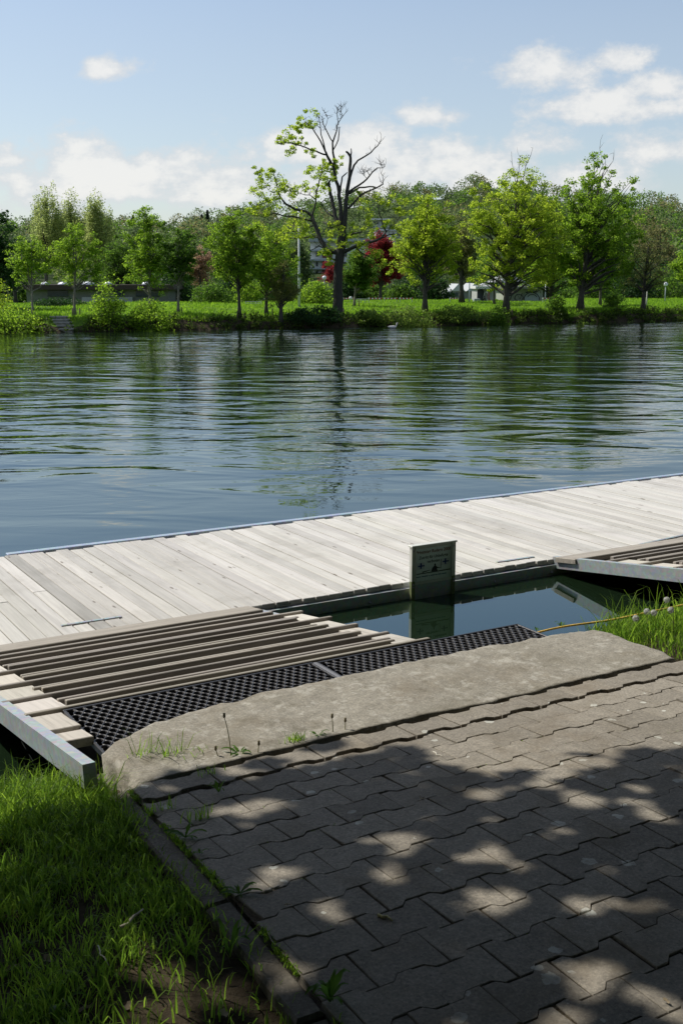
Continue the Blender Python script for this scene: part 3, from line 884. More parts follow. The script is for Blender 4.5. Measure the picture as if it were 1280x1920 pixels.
# ------------------------------------------------------------------ grass by the camera
def blades(P, h, w, lean, mat, name, label=None, cat=None, seed=0, parent=None):
    g = np.random.default_rng(seed)
    n = len(P)
    a = g.uniform(0, 2 * math.pi, n); d = np.stack([np.cos(a), np.sin(a), np.zeros(n)], 1)
    b = g.uniform(0, 2 * math.pi, n); side = np.stack([np.cos(b), np.sin(b), np.zeros(n)], 1)
    ln = lean * g.uniform(0.15, 1.2, n)
    up = np.array([0, 0, 1.0])
    h = h[:, None]; w = w[:, None]; ln = ln[:, None]
    p0 = P; p1 = P + up * h * 0.42 + d * h * ln * 0.18; p2 = P + up * h * 0.78 + d * h * ln * 0.5; p3 = P + up * h * (1.0 - 0.25 * np.minimum(ln, 1)) + d * h * ln * 0.95
    V = np.stack([p0 - side * w / 2, p0 + side * w / 2, p1 - side * w * .45, p1 + side * w * .45, p2 - side * w * .3, p2 + side * w * .3, p3 - side * w * .04, p3 + side * w * .04], 1).reshape(-1, 3)
    k = np.arange(n)[:, None] * 8
    F = np.concatenate([k + np.array([0, 1, 3, 2]), k + np.array([2, 3, 5, 4]), k + np.array([4, 5, 7, 6])], 0)
    o = npmesh(name, V, F, mat, parent)
    if label: tag(o, label, cat)
    return o
def scatter(n, u0, u1, v0, v1, keep, seed):
    g = np.random.default_rng(seed)
    u = g.uniform(u0, u1, n); v = g.uniform(v0, v1, n)
    k = keep(u, v, g); u, v = u[k], v[k]
    return u, v
u, v = scatter(130000, -1.2, 1.16, 0.6, 3.95, lambda u, v, g: (u < kerb_u(v) - .055 + .03 * g.random(len(u))) & (g.random(len(u)) < np.clip((fbm(u * 4, v * 4) - 0.30) * 4.2, 0.10, 1)) & (g.random(len(u)) < np.clip((u + v * 0.62 - 1.18) * 3.0, 0.03, 1)), 1)
g = np.random.default_rng(2)
hh = (0.022 + 0.05 * g.random(len(u)) ** 1.7) * (0.7 + 1.3 * fbm(u * 3, v * 3)) + 0.085 * np.clip((v - 2.95) * 1.6, 0, 1) * g.random(len(u)) + 0.03 * (g.random(len(u)) < 0.06)
blades(np.stack([u, v, near_z(u, v) - 0.004], 1), hh, 0.0028 + 0.0028 * g.random(len(u)), 1.0, M_GRASS, 'grass_left_bank', seed=3)['kind'] = 'stuff'
bpy.data.objects['grass_left_bank'].name = 'bank_grass'
u, v = scatter(30000, 3.62, 7.2, 3.3, 4.45, lambda u, v, g: (g.random(len(u)) < np.clip((fbm(u * 4, v * 4) - 0.25) * 4, 0.15, 1)) & ((u > 3.86 + 0.05 * g.random(len(u))) | (v > 4.12)) & (v > 3.50 + 0.05 * g.random(len(u))), 4)
hh = 0.03 + 0.075 * g.random(len(u)) ** 1.5 + 0.13 * (g.random(len(u)) < 0.05) + 0.05 * np.clip((v - 3.8) * 2, 0, 1)
blades(np.stack([u, v, near_z(u, v) - 0.004], 1), hh, 0.003 + 0.003 * g.random(len(u)), 0.95, M_GRASS, 'bank_grass', seed=5)['kind'] = 'stuff'

# moss and seedlings in the kerb joint
g = np.random.default_rng(61); n = 2600
v_ = g.uniform(0.9, 3.46, n); u_ = kerb_u(v_) + g.normal(0, .006, n); kk = fbm(v_ * 6, v_ * 0 + 3) > .40
blades(np.stack([u_[kk], v_[kk], pz(v_[kk]) - .008], 1), g.uniform(.006, .022, kk.sum()), np.full(kk.sum(), .004), 1.0, M_GRASS, 'joint_moss', seed=6)['kind'] = 'stuff'
n = 5000; j_ = g.integers(1, 16, n); u_ = g.uniform(1.2, 4.6, n); v_ = 3.243 - (j_ - .5) * PP + g.normal(0, .004, n); kk = fbm(u_ * 3, v_ * 5) > .55
blades(np.stack([u_[kk], v_[kk], pz(v_[kk]) - .009], 1), g.uniform(.004, .014, kk.sum()), np.full(kk.sum(), .003), 1.0, M_GRASS, 'joint_moss', seed=7)['kind'] = 'stuff'

# tufts growing out of the joint between slab and pavers, each a plant
def tuft(px, py, z, n, h, spread, label, seed):
    p = surf(px, py, z); g = np.random.default_rng(seed)
    P = np.stack([g.normal(0, spread, n), g.normal(0, spread * .35, n), np.zeros(n)], 1)
    o = blades(P, h * g.uniform(.45, 1.1, n), np.full(n, .0036), .75, M_GRASS, 'grass_tuft', label, 'grass tuft', seed)
    o.location = tuple(p); o['group'] = 'grass tufts in the slab joint'
    return o
tuft(272, 1440, 0.46, 34, 0.15, 0.035, 'tall grass tuft at the broken end of the concrete slab', 31)
tuft(325, 1438, 0.47, 44, 0.14, 0.03, 'dense upright grass tuft at the foot of the slab front', 32)
tuft(380, 1436, 0.475, 18, 0.10, 0.04, 'thin pale grass tuft beside the lone dandelion stalk', 33)
tuft(555, 1396, 0.482, 70, 0.055, 0.026, 'low round grass tuft on the edge of the leaf shade', 34)
tuft(290, 1490, 0.475, 26, 0.05, 0.035, 'short grass tuft in the joint behind the kerb end', 36)
tuft(375, 1535, 0.485, 34, 0.05, 0.026, 'dim grass tuft on the shaded pavers', 37)
tuft(300, 1520, 0.485, 26, 0.05, 0.03, 'yellowish grass tuft along the inner side of the kerb', 38)
tuft(395, 1455, 0.485, 16, 0.05, 0.03, 'wispy grass tuft between sunken pavers', 39)

M_WEED = leaf_mat('weed_leaf', (0.05, 0.11, 0.015), (0.10, 0.19, 0.025), 0.4, 0.4)
def rosette(px, py, z, n, L, label, seed, rise=0.35):
    p = surf(px, py, z); r = random.Random(seed); m = MB()
    for k in range(n):
        a = 2 * math.pi * k / n + r.uniform(-.7, .7); l = L * r.uniform(.35, .95); w = l * r.uniform(.10, .19)
        d = np.array([math.cos(a), math.sin(a), 0]); s = np.array([-math.sin(a), math.cos(a), 0]); e = rise * r.uniform(.5, 1.5)
        V = []; F = []
        for q in range(6):
            t = q / 5; ww = w * math.sin(math.pi * min(1, t * 0.85 + 0.12)) * (0.55 if q % 2 else 1.0)
            c = d * l * t + np.array([0, 0, l * e * math.sin(t * 2.2) + .004])
            V += [c - s * ww, c + np.array([0, 0, -w * .25]), c + s * ww]
        for q in range(5):
            F += [(q * 3, q * 3 + 1, q * 3 + 4, q * 3 + 3), (q * 3 + 1, q * 3 + 2, q * 3 + 5, q * 3 + 4)]
        m.add(V, F, True)
    o = m.build('weed', M_WEED, None, p)
    tag(o, label, 'weed', 'broad-leaved weeds on the paving'); return o
rosette(348, 1572, 0.49, 9, 0.075, 'bright green leafy weed in the kerb joint', 1, 0.5)
rosette(410, 1487, 0.485, 6, 0.055, 'small upright weed seedling on dark pavers', 2, 0.8)
rosette(375, 1602, 0.49, 7, 0.04, 'tiny yellow-green weed just inside the kerb', 3, 0.4)
rosette(450, 1678, 0.49, 10, 0.07, 'dark weed spilling over the kerb in deep shade', 4, 0.35)
rosette(618, 1880, 0.49, 14, 0.075, 'big dark weed clump on the pavers near the camera', 5, 0.7)
rosette(430, 1790, 0.475, 6, 0.07, 'weed with one upright pale leaf outside the kerb', 6, 1.1)
rosette(450, 1418, 0.487, 11, 0.075, 'sunlit weed at the foot of the dandelion stalk', 7, 0.45)
rosette(595, 1384, 0.487, 8, 0.05, 'small sunlit weed beside the two short dandelion stalks', 8, 0.5)
rosette(1052, 1178, 0.40, 12, 0.05, 'leafy weed at the water corner of the slab', 9, .7)
rosette(1005, 1184, 0.39, 8, 0.035, 'sprig of weed beside the end of the rubber mat', 10, .7)
rosette(110, 1900, 0.44, 7, 0.09, 'pale broad weed on the bare soil', 11, 0.6)

# dandelions
M_STEM = plain('dandelion_stem', (0.20, 0.20, 0.07), 0.6); M_BUD = plain('dandelion_spent_head', (0.19, 0.16, 0.09), 0.8, 0, 0.4, 200)
M_CLOCK = leaf_mat('dandelion_fluff', (0.60, 0.60, 0.55), (0.78, 0.78, 0.74), 0.5, 0.8, (0.6, 0.6, 0.56))
def dandelion(px, py, ph, z, clock, label, seed):
    p = surf(px, py, z); r = random.Random(seed)
    D = (p - CAM) @ fwh; h = ph / ppm(D)
    root = empty('dandelion', p, label, 'dandelion', 'dandelion clocks in the grass' if clock else 'spent dandelions by the slab')
    lx, ly = r.uniform(-.25, .25), r.uniform(-.2, .2)
    pts = [(lx * h * t * t, ly * h * t * t, h * t) for t in np.linspace(0, 1, 7)]
    m = MB(); m.tube(pts, [0.0020, .0019, .0018, .0017, .0016, .0015, .0014], 6); m.build('stem', M_STEM, root)
    top = pts[-1]
    if clock:
        m = MB(); m.lathe([(0.002, -.004), (0.004, 0), (0.002, .004)], top, 8); head = m.build('seed_base', M_BUD, root)
        g = np.random.default_rng(seed); n = 260
        d = g.normal(size=(n, 3)); d /= np.linalg.norm(d, axis=1)[:, None]
        c = np.array(top) + d * 0.0165 * g.uniform(.75, 1.05, n)[:, None]
        t1 = np.cross(d, g.normal(size=(n, 3))); t1 /= np.linalg.norm(t1, axis=1)[:, None]; t2 = np.cross(d, t1); s = 0.0034
        V = np.stack([c - t1 * s, c - t2 * s, c + t1 * s, c + t2 * s], 1).reshape(-1, 3)
        npmesh('fluff', V, np.arange(n * 4).reshape(n, 4), M_CLOCK, root)
    else:
        m = MB(); m.lathe([(0.0015, -.005), (0.0045, -.002), (0.0052, .003), (0.004, .009), (0.005, .013), (0.001, .015)], top, 9); m.build('head', M_BUD, root)
dandelion(433, 1422, 92, .49, False, 'tall brown dandelion stalk standing alone against the slab', 3)
dandelion(624, 1380, 44, .49, False, 'taller of two short dandelion stalks at the shade edge', 4)
dandelion(647, 1376, 26, .49, False, 'shorter of two dandelion stalks at the shade edge', 5)
dandelion(484, 1418, 24, .49, False, 'short nodding dandelion bud beside the tall stalk', 6)
dandelion(409, 1425, 22, .49, False, 'low dandelion bud hidden in the grass tufts', 8)
dandelion(1248, 1165, 44, .43, True, 'highest white dandelion clock in the bank grass', 11)
dandelion(1212, 1180, 36, .43, True, 'white dandelion clock low beside the rope', 12)
dandelion(1228, 1182, 36, .43, True, 'white dandelion clock touching its twin above the rope', 13)
dandelion(1262, 1180, 40, .43, True, 'white dandelion clock under the rope at the picture edge', 14)
dandelion(1180, 1188, 32, .43, True, 'ragged half-blown dandelion clock by the rope', 15)

# sticks and dry leaves
def stick(pa, pb, z, rad, label, seed, col=(0.20, 0.17, 0.13)):
    A = surf(*pa, z); B = surf(*pb, z); r = random.Random(seed)
    pts = [A + (B - A) * t + np.array([r.uniform(-.006, .006), r.uniform(-.006, .006), rad]) for t in np.linspace(0, 1, 6)]
    m = MB(); m.tube(pts, [rad, rad * .95, rad, rad * .8, rad * .7, rad * .5], 6)
    tag(m.build('stick', plain('stick_%d' % seed, col, 0.9, 0, 0.3, 30)), label, 'stick', 'fallen sticks')
stick((230, 1742), (266, 1708), .50, .0045, 'pale broken stick lying in the shaded grass', 1, (0.42, 0.38, 0.30))
stick((495, 1742), (585, 1858), .492, .0022, 'thin crooked twig along the kerb joint', 2)
stick((497, 1675), (520, 1664), .492, .004, 'short pale stick on the dark pavers', 3, (0.36, 0.33, 0.27))
stick((708, 1716), (734, 1728), .492, .0042, 'yellowish bit of cane in a paver joint', 4, (0.42, 0.38, 0.18))
stick((812, 1412), (826, 1420), .492, .003, 'white bit of stick on the sunlit pavers', 5, (0.55, 0.52, 0.45))
stick((183, 1776), (207, 1812), .50, .002, 'bent white grass stalk by the bare soil', 6, (0.5, 0.5, 0.42))
M_DRY = leaf_mat('dry_leaf', (0.22, 0.16, 0.09), (0.42, 0.36, 0.26), 0.15, 0.7)
rr = random.Random(77)
def dry_leaf(px, py, z, s, label, seed):
    p = surf(px, py, z); r = random.Random(seed); n = 10; V = [(0, 0, 0.006)]
    for k in range(n):
        a = 2 * math.pi * k / n; q = s * (0.6 + 0.4 * abs(math.cos(a))) * r.uniform(.8, 1.1)
        V.append((q * math.cos(a), q * .55 * math.sin(a), .003 + r.uniform(0, .010)))
    m = MB(); m.add(V, [(0, 1 + k, 1 + (k + 1) % n) for k in range(n)], True)
    o = m.build('dry_leaf', M_DRY, None, p); o.rotation_euler = (0, 0, r.uniform(0, 6)); tag(o, label, 'leaf', 'dry fallen leaves')
for q, (x, y, z, s, lab) in enumerate([(92, 1803, .455, .02, 'curled pale dry leaf at the edge of the bare soil'), (24, 1818, .45, .022, 'dry leaf flat on the soil at the picture edge'), (160, 1895, .455, .022, 'twisted dry leaf on soil under dark grass'), (240, 1892, .455, .02, 'greyish dry leaf among dark grass near the camera'), (38, 1876, .45, .014, 'tiny pale leaf scrap on the bare soil'), (420, 1905, .46, .02, 'dry leaf outside the kerb in deepest shade'), (1248, 1882, .492, .010, 'small reddish leaf on a sunny spot of paving'), (540, 1700, .492, .012, 'small dry leaf on shaded pavers'), (790, 1500, .492, .010, 'dry leaf scrap on a dappled paver')]):
    dry_leaf(x, y, z, s, lab, q)

# ================================================================== TREES
def leaves(C, size, g, flat=0.45, asp=0.7):
    """rhombic leaves at points C"""
    n = len(C)
    nrm = g.normal(size=(n, 3)); nrm[:, 2] = np.abs(nrm[:, 2]) + flat; nrm /= np.linalg.norm(nrm, axis=1)[:, None]
    t = np.cross(nrm, g.normal(size=(n, 3))); t /= np.linalg.norm(t, axis=1)[:, None] + 1e-9
    b = np.cross(nrm, t)
    s = (size * g.uniform(.6, 1.25, n))[:, None]
    fold = nrm * s * g.uniform(-.18, .18, n)[:, None]
    V = np.stack([C - t * s * .55, C - b * s * .5 * asp + fold - t * s * .08, C + t * s * .5, C + b * s * .5 * asp + fold - t * s * .08], 1).reshape(-1, 3)
    return V, np.arange(n * 4).reshape(n, 4)

def clump_points(centers, rc, per, g, flat=0.7):
    n = len(centers)
    k = np.repeat(np.arange(n), per)
    d = g.normal(size=(len(k), 3)); d /= np.linalg.norm(d, axis=1)[:, None] + 1e-9
    rad = g.random(len(k)) ** 0.45
    off = d * (rad * rc[k])[:, None]; off[:, 2] *= flat
    return centers[k] + off

def crown_centers(n, c, rx, rz, g, shape):
    """points on the shells of a dozen overlapping lobes"""
    K = 13
    lob = []
    for i in range(K):
        z = -0.72 + 1.44 * (i + .5) / K + g.uniform(-.12, .12)
        a = i * 2.4 + g.uniform(-.5, .5)
        lim = math.sqrt(max(0.05, 1 - z * z))
        if shape == 'cone': lim *= 1.0 - 0.45 * (z + 1) / 2
        rr_ = lim * g.uniform(.35, .72)
        lob.append((rr_ * math.cos(a), rr_ * math.sin(a), z * .86, g.uniform(.26, .42) * (0.72 if z > .45 else 1.0)))
    lob.append((g.uniform(-.12, .12), 0, .74, .24)); lob.append((0, 0, 0, .45))
    lob = np.array(lob)
    w = lob[:, 3] ** 2; w /= w.sum()
    k = g.choice(len(lob), n, p=w)
    d = g.normal(size=(n, 3)); d /= np.linalg.norm(d, axis=1)[:, None]
    q = lob[k, :3] + d * (lob[k, 3] * g.uniform(.5, 1.28, n))[:, None]
    return q * np.array([rx, rx, rz]) * 0.99 + c

BARK_D = bark_mat('bark_dark', (0.028, 0.024, 0.02), (0.085, 0.072, 0.058))
BARK_G = bark_mat('bark_grey', (0.06, 0.052, 0.042), (0.16, 0.14, 0.11))
BARK_OLD = bark_mat('bark_old_tree', (0.016, 0.014, 0.013), (0.048, 0.042, 0.036))
BARK_P = bark_mat('bark_pale', (0.16, 0.14, 0.11), (0.32, 0.29, 0.24))
LM = {
 'maple':  leaf_mat('maple_leaf', (0.085, 0.150, 0.012), (0.175, 0.265, 0.022), 0.52),
 'lime':   leaf_mat('fresh_lime_leaf', (0.135, 0.195, 0.014), (0.27, 0.335, 0.028), 0.52),
 'deep':   leaf_mat('deep_green_leaf', (0.042, 0.090, 0.012), (0.095, 0.165, 0.018), 0.45),
 'dark':   leaf_mat('dark_green_leaf', (0.0140, 0.0400, 0.0100), (0.0320, 0.0750, 0.0140), 0.25),
 'willow': leaf_mat('willow_leaf', (0.17, 0.205, 0.065), (0.28, 0.32, 0.11), 0.45),
 'olive':  leaf_mat('olive_leaf', (0.0990, 0.1122, 0.0330), (0.1716, 0.1782, 0.0528), 0.4),
 'bank':   leaf_mat('bank_scrub_leaf', (0.030, 0.055, 0.010), (0.085, 0.125, 0.018), 0.35),
 'scrub':  leaf_mat('scrub_leaf', (0.075, 0.125, 0.020), (0.15, 0.21, 0.035), 0.42),
 'red':    leaf_mat('copper_leaf', (0.1150, 0.0138, 0.0184), (0.2530, 0.0322, 0.0403), 0.4, 0.5, (0.22, 0.03, 0.03)),
 'pink':   leaf_mat('faded_blossom', (0.2112, 0.1386, 0.0858), (0.3432, 0.2244, 0.1452), 0.35),
 'wood':   leaf_mat('hill_leaf', (0.060, 0.095, 0.034), (0.115, 0.155, 0.055), 0.35),  # greyed: slight distance haze is put into the leaf colour
 'wood2':  leaf_mat('hill_leaf_brown', (0.1122, 0.1122, 0.0462), (0.1782, 0.1716, 0.0660), 0.35),
 'fir':    leaf_mat('fir_needle', (0.0120, 0.0300, 0.0200), (0.0250, 0.0500, 0.0280), 0.1),
}

def limb(mb, A, B, r0, r1, g, n=5, sag=0.0, wob=0.06):
    A = np.asarray(A, float); B = np.asarray(B, float); L = np.linalg.norm(B - A)
    P = []
    for t in np.linspace(0, 1, n):
        p = A + (B - A) * t
        p = p + np.array([0, 0, 1.0]) * (sag * L * math.sin(math.pi * t))
        if 0 < t < 1: p = p + g.normal(size=3) * wob * L
        P.append(p)
    mb.tube(P, list(np.linspace(r0, r1, n)), 6 if r0 > .04 else 4, cap=False)
    return P

def tree(label, px, base_y, D, box, lm='maple', bark=BARK_G, tw=8, n=150, per=34, leaf=0.15, rc=0.32, shape='oval', name='tree', cat='tree', group=None, seed=1, dead=0, depth=1.0, fork=0.0, lean=0.0, low=0.18):
    """box = crown (x0, x1, ytop, ybottom) in pixels at distance D"""
    g = np.random.default_rng(seed)
    x0, x1, yt, yb = box
    base = at(px, base_y, D); base[2] = gz(base) - 0.05
    top = at((x0 + x1) / 2, yt, D); bot = at((x0 + x1) / 2, yb, D)
    c = (top + bot) / 2; rz = (top[2] - bot[2]) / 2; rx = (x1 - x0) / 2 / ppm(D)
    n = int(n * 1.3)
    root = empty(name, base, label, cat, group)
    C = crown_centers(n, c, rx * 1.04, rz * 1.0, g, shape) - base
    cl = c - base
    tr = tw / 2 / ppm(D)
    mb = MB()
    # trunk up through the crown
    H = cl[2] + rz * 0.72
    ax = lambda t: np.array([cl[0] * t ** 1.5 + math.sin(t * 5 + seed) * tr * .7 * t, cl[1] * t ** 1.5, H * t])
    ts = np.linspace(0, 1, 9)
    tradf = lambda t: tr * ((1.25 if t < .02 else 1.0) * (1 - 0.86 * t ** 0.9) if t > 0.01 else 1.45)
    mb.tube([ax(t) for t in ts], [max(tradf(t), .008) for t in ts], 8)
    zc = max(0.10, (cl[2] - rz * 0.95) / H)
    # limbs to the outer clumps
    order = np.argsort(-np.linalg.norm((C - cl) / np.array([rx, rx, rz]), axis=1))
    nl = max(10, n // 8)
    pick = order[:: max(1, len(order) // (nl * 2))][:nl]
    tips = []
    for q in pick:
        tgt = C[q]
        t0 = np.clip((tgt[2] / H) * 0.62 + g.uniform(-.05, .02), zc, 0.92)
        P = limb(mb, ax(t0), tgt, max(tradf(t0) * .55, .012), .006, g, 5, 0.06, .035)
        tips += P[2:]
    tips = np.array(tips)
    for q in range(0, n, 2):
        k = np.argmin(np.linalg.norm(tips - C[q], axis=1))
        limb(mb, tips[k], C[q], .010, .004, g, 3, 0, .03)
    for q in range(dead):
        a = g.uniform(0, 2 * math.pi); s0 = tips[g.integers(len(tips))]
        s0 = s0 if s0[2] > cl[2] else np.array([cl[0], cl[1], cl[2] + rz * .6])
        e = s0 + np.array([math.cos(a) * rx * .25, math.sin(a) * rx * .25, rz * g.uniform(.35, .6)])
        P = limb(mb, s0, e, .022, .006, g, 5, 0, .05)
        for w in range(4):
            limb(mb, P[2 + w % 3], P[2 + w % 3] + g.normal(size=3) * .22 + np.array([0, 0, .3]), .008, .003, g, 3)
    mb.build('trunk', bark, root)
    rcs = rc * g.uniform(.45, 1.1, n)
    pts = clump_points(C, rcs, int(per * 1.75), g, 2.4 if 'willow' in name else .7)
    V, F = leaves(pts, leaf * .68, g)
    npmesh('crown', V, F, LM[lm], root)
    return root

YG = 'young trees along the far bank'; BG = 'old trees along the far bank'
tree('dark broad tree at the far bank cut by the picture edge', -25, 590, 56, (-130, 52, 372, 560), 'dark', BARK_D, 16, 230, 42, .17, .42, 'oval', seed=3, group=BG)
tree('slim young tree with pale trunk in front of the low pavilion', 62, 584, 49.5, (8, 112, 432, 550), 'maple', BARK_P, 5, 120, 30, .12, .24, 'oval', seed=4, group=YG)
tree('young tree with pale trunk above the stone steps', 140, 581, 50.5, (86, 204, 414, 548), 'maple', BARK_P, 6, 150, 32, .12, .25, 'oval', seed=5, group=YG)
tree('tall young tree with pointed top behind the two bank bushes', 282, 577, 52.5, (220, 336, 382, 560), 'maple', BARK_P, 6, 190, 32, .125, .25, 'cone', seed=6, group=YG)
tree('small dark round young tree beside the pointed one', 334, 583, 52, (300, 378, 428, 540), 'deep', BARK_P, 6, 130, 34, .12, .24, 'oval', seed=7, group=YG)
tree('full round green tree with a staked slim trunk', 449, 588, 51.5, (382, 500, 388, 548), 'maple', BARK_D, 7, 240, 40, .125, .27, 'oval', seed=8, group=YG)
tree('loose shaded tree in front of the tall white pole', 499, 586, 53, (456, 560, 425, 560), 'maple', BARK_G, 7, 150, 30, .125, .27, 'oval', seed=9, group=YG)
tree('bushy many-stemmed tree at the water edge by the great tree', 527, 596, 52, (498, 562, 486, 582), 'olive', BARK_D, 9, 90, 28, .10, .24, 'oval', seed=10, cat='tree')
tree('dark green sapling behind the trunk of the great tree', 664, 569, 62, (640, 706, 462, 552), 'deep', BARK_P, 5, 150, 36, .15, .33, 'oval', seed=12)
tree('copper-red tree behind the great tree', 712, 566, 82, (676, 758, 432, 545), 'red', BARK_D, 7, 210, 40, .19, .44, 'oval', seed=13)
tree('small red tree beside the white apartment block', 628, 562, 86, (604, 650, 488, 534), 'red', BARK_D, 4, 50, 36, .18, .36, 'oval', seed=14)
tree('bright yellow-green tree on a short forked trunk', 796, 587, 56, (728, 868, 352, 560), 'lime', BARK_D, 11, 300, 34, .14, .30, 'oval', seed=15, group=BG)
tree('brownish shaded tree behind the yellow-green one', 865, 566, 70, (822, 906, 398, 530), 'olive', BARK_D, 10, 150, 34, .16, .36, 'round', seed=16, group=BG)
tree('large spreading tree with dead twigs sticking out of its top', 948, 586, 57.5, (860, 1074, 300, 562), 'lime', BARK_D, 13, 430, 34, .15, .33, 'spread', seed=17, dead=4, group=BG)
tree('thin sapling before the graffiti-painted cabin', 926, 566, 66, (880, 960, 470, 545), 'deep', BARK_G, 5, 80, 30, .14, .30, 'round', seed=18)
tree('dense tree filling the gap between the two largest', 1031, 570, 62, (972, 1104, 370, 560), 'maple', BARK_D, 7, 280, 36, .15, .33, 'oval', seed=19, group=BG)
tree('tallest broad green tree of the bank with a bare-twigged side', 1086, 582, 60, (1026, 1226, 286, 558), 'maple', BARK_D, 13, 440, 34, .15, .32, 'spread', seed=20, dead=2, group=BG)
tree('slender dark tree behind the tallest broad one', 1124, 573, 66, (1085, 1165, 430, 545), 'deep', BARK_G, 6, 120, 30, .15, .33, 'round', seed=21)
tree('sparse brownish tree near the globe lamp', 1205, 575, 61, (1152, 1270, 436, 550), 'olive', BARK_D, 10, 120, 22, .11, .30, 'round', seed=22, dead=3)
tree('leafy tree cut by the far edge beyond the globe lamp', 1290, 572, 64, (1252, 1335, 462, 545), 'maple', BARK_D, 8, 130, 34, .15, .33, 'round', seed=23)
WG = 'pale willows behind the pavilion'
tree('pale weeping willow with rounded top, outermost of three', 88, 560, 92, (50, 132, 352, 520), 'willow', BARK_D, 9, 190, 40, .20, .42, 'oval', seed=24, group=WG, name='willow_tree')
tree('pale weeping willow in the middle of three', 135, 560, 95, (105, 172, 360, 520), 'willow', BARK_D, 9, 150, 40, .20, .42, 'oval', seed=25, group=WG, name='willow_tree')
tree('pale weeping willow nearest the pointed young tree', 182, 560, 93, (150, 214, 358, 520), 'willow', BARK_D, 9, 160, 40, .20, .42, 'oval', seed=26, group=WG, name='willow_tree')
tree('fading pink-brown blossom tree between two round green trees', 376, 566, 80, (350, 406, 458, 556), 'pink', BARK_D, 6, 90, 34, .16, .34, 'round', seed=27)
tree('shaded green tree behind the stone steps', 225, 562, 78, (185, 262, 440, 550), 'deep', BARK_D, 8, 150, 36, .17, .38, 'oval', seed=28)
tree('deep green tree behind the willows at the picture edge', 30, 562, 80, (-30, 75, 440, 550), 'dark', BARK_D, 8, 150, 36, .18, .40, 'oval', seed=29)

MIDS = ((-60, 395, 110, 'deep', 'beyond the picture edge behind the dark broad tree'), (205, 425, 80, 'wood', 'between the willows and the pointed young tree'), (262, 418, 70, 'wood', 'behind the pointed young tree'), (355, 428, 80, 'deep', 'over the faded blossom tree'), (425, 420, 80, 'wood', 'behind the full round tree'), (520, 415, 80, 'deep', 'behind the tall white pole'), (558, 440, 60, 'wood', 'close beside the white apartment block'), (800, 400, 90, 'deep', 'behind the yellow-green tree'), (862, 388, 90, 'wood', 'behind the brownish shaded tree'), (1000, 372, 110, 'deep', 'between the two largest trees'), (1145, 392, 100, 'deep', 'behind the tallest tree'), (1235, 405, 100, 'wood2', 'above the farther globe lamp'), (1320, 420, 100, 'deep', 'cut off beyond the farther globe lamp'))
for q_, (x_, t_, w_, k_, lab_) in enumerate(MIDS):
    tree('softer tree of the second row, ' + lab_, x_, 556, 104 + 5 * (q_ % 3), (x_ - w_ / 2, x_ + w_ / 2, t_, 552), k_, BARK_D, 6, 130, 26, .30, .62, 'oval', seed=140 + q_, group='second row of trees behind the shrubs')
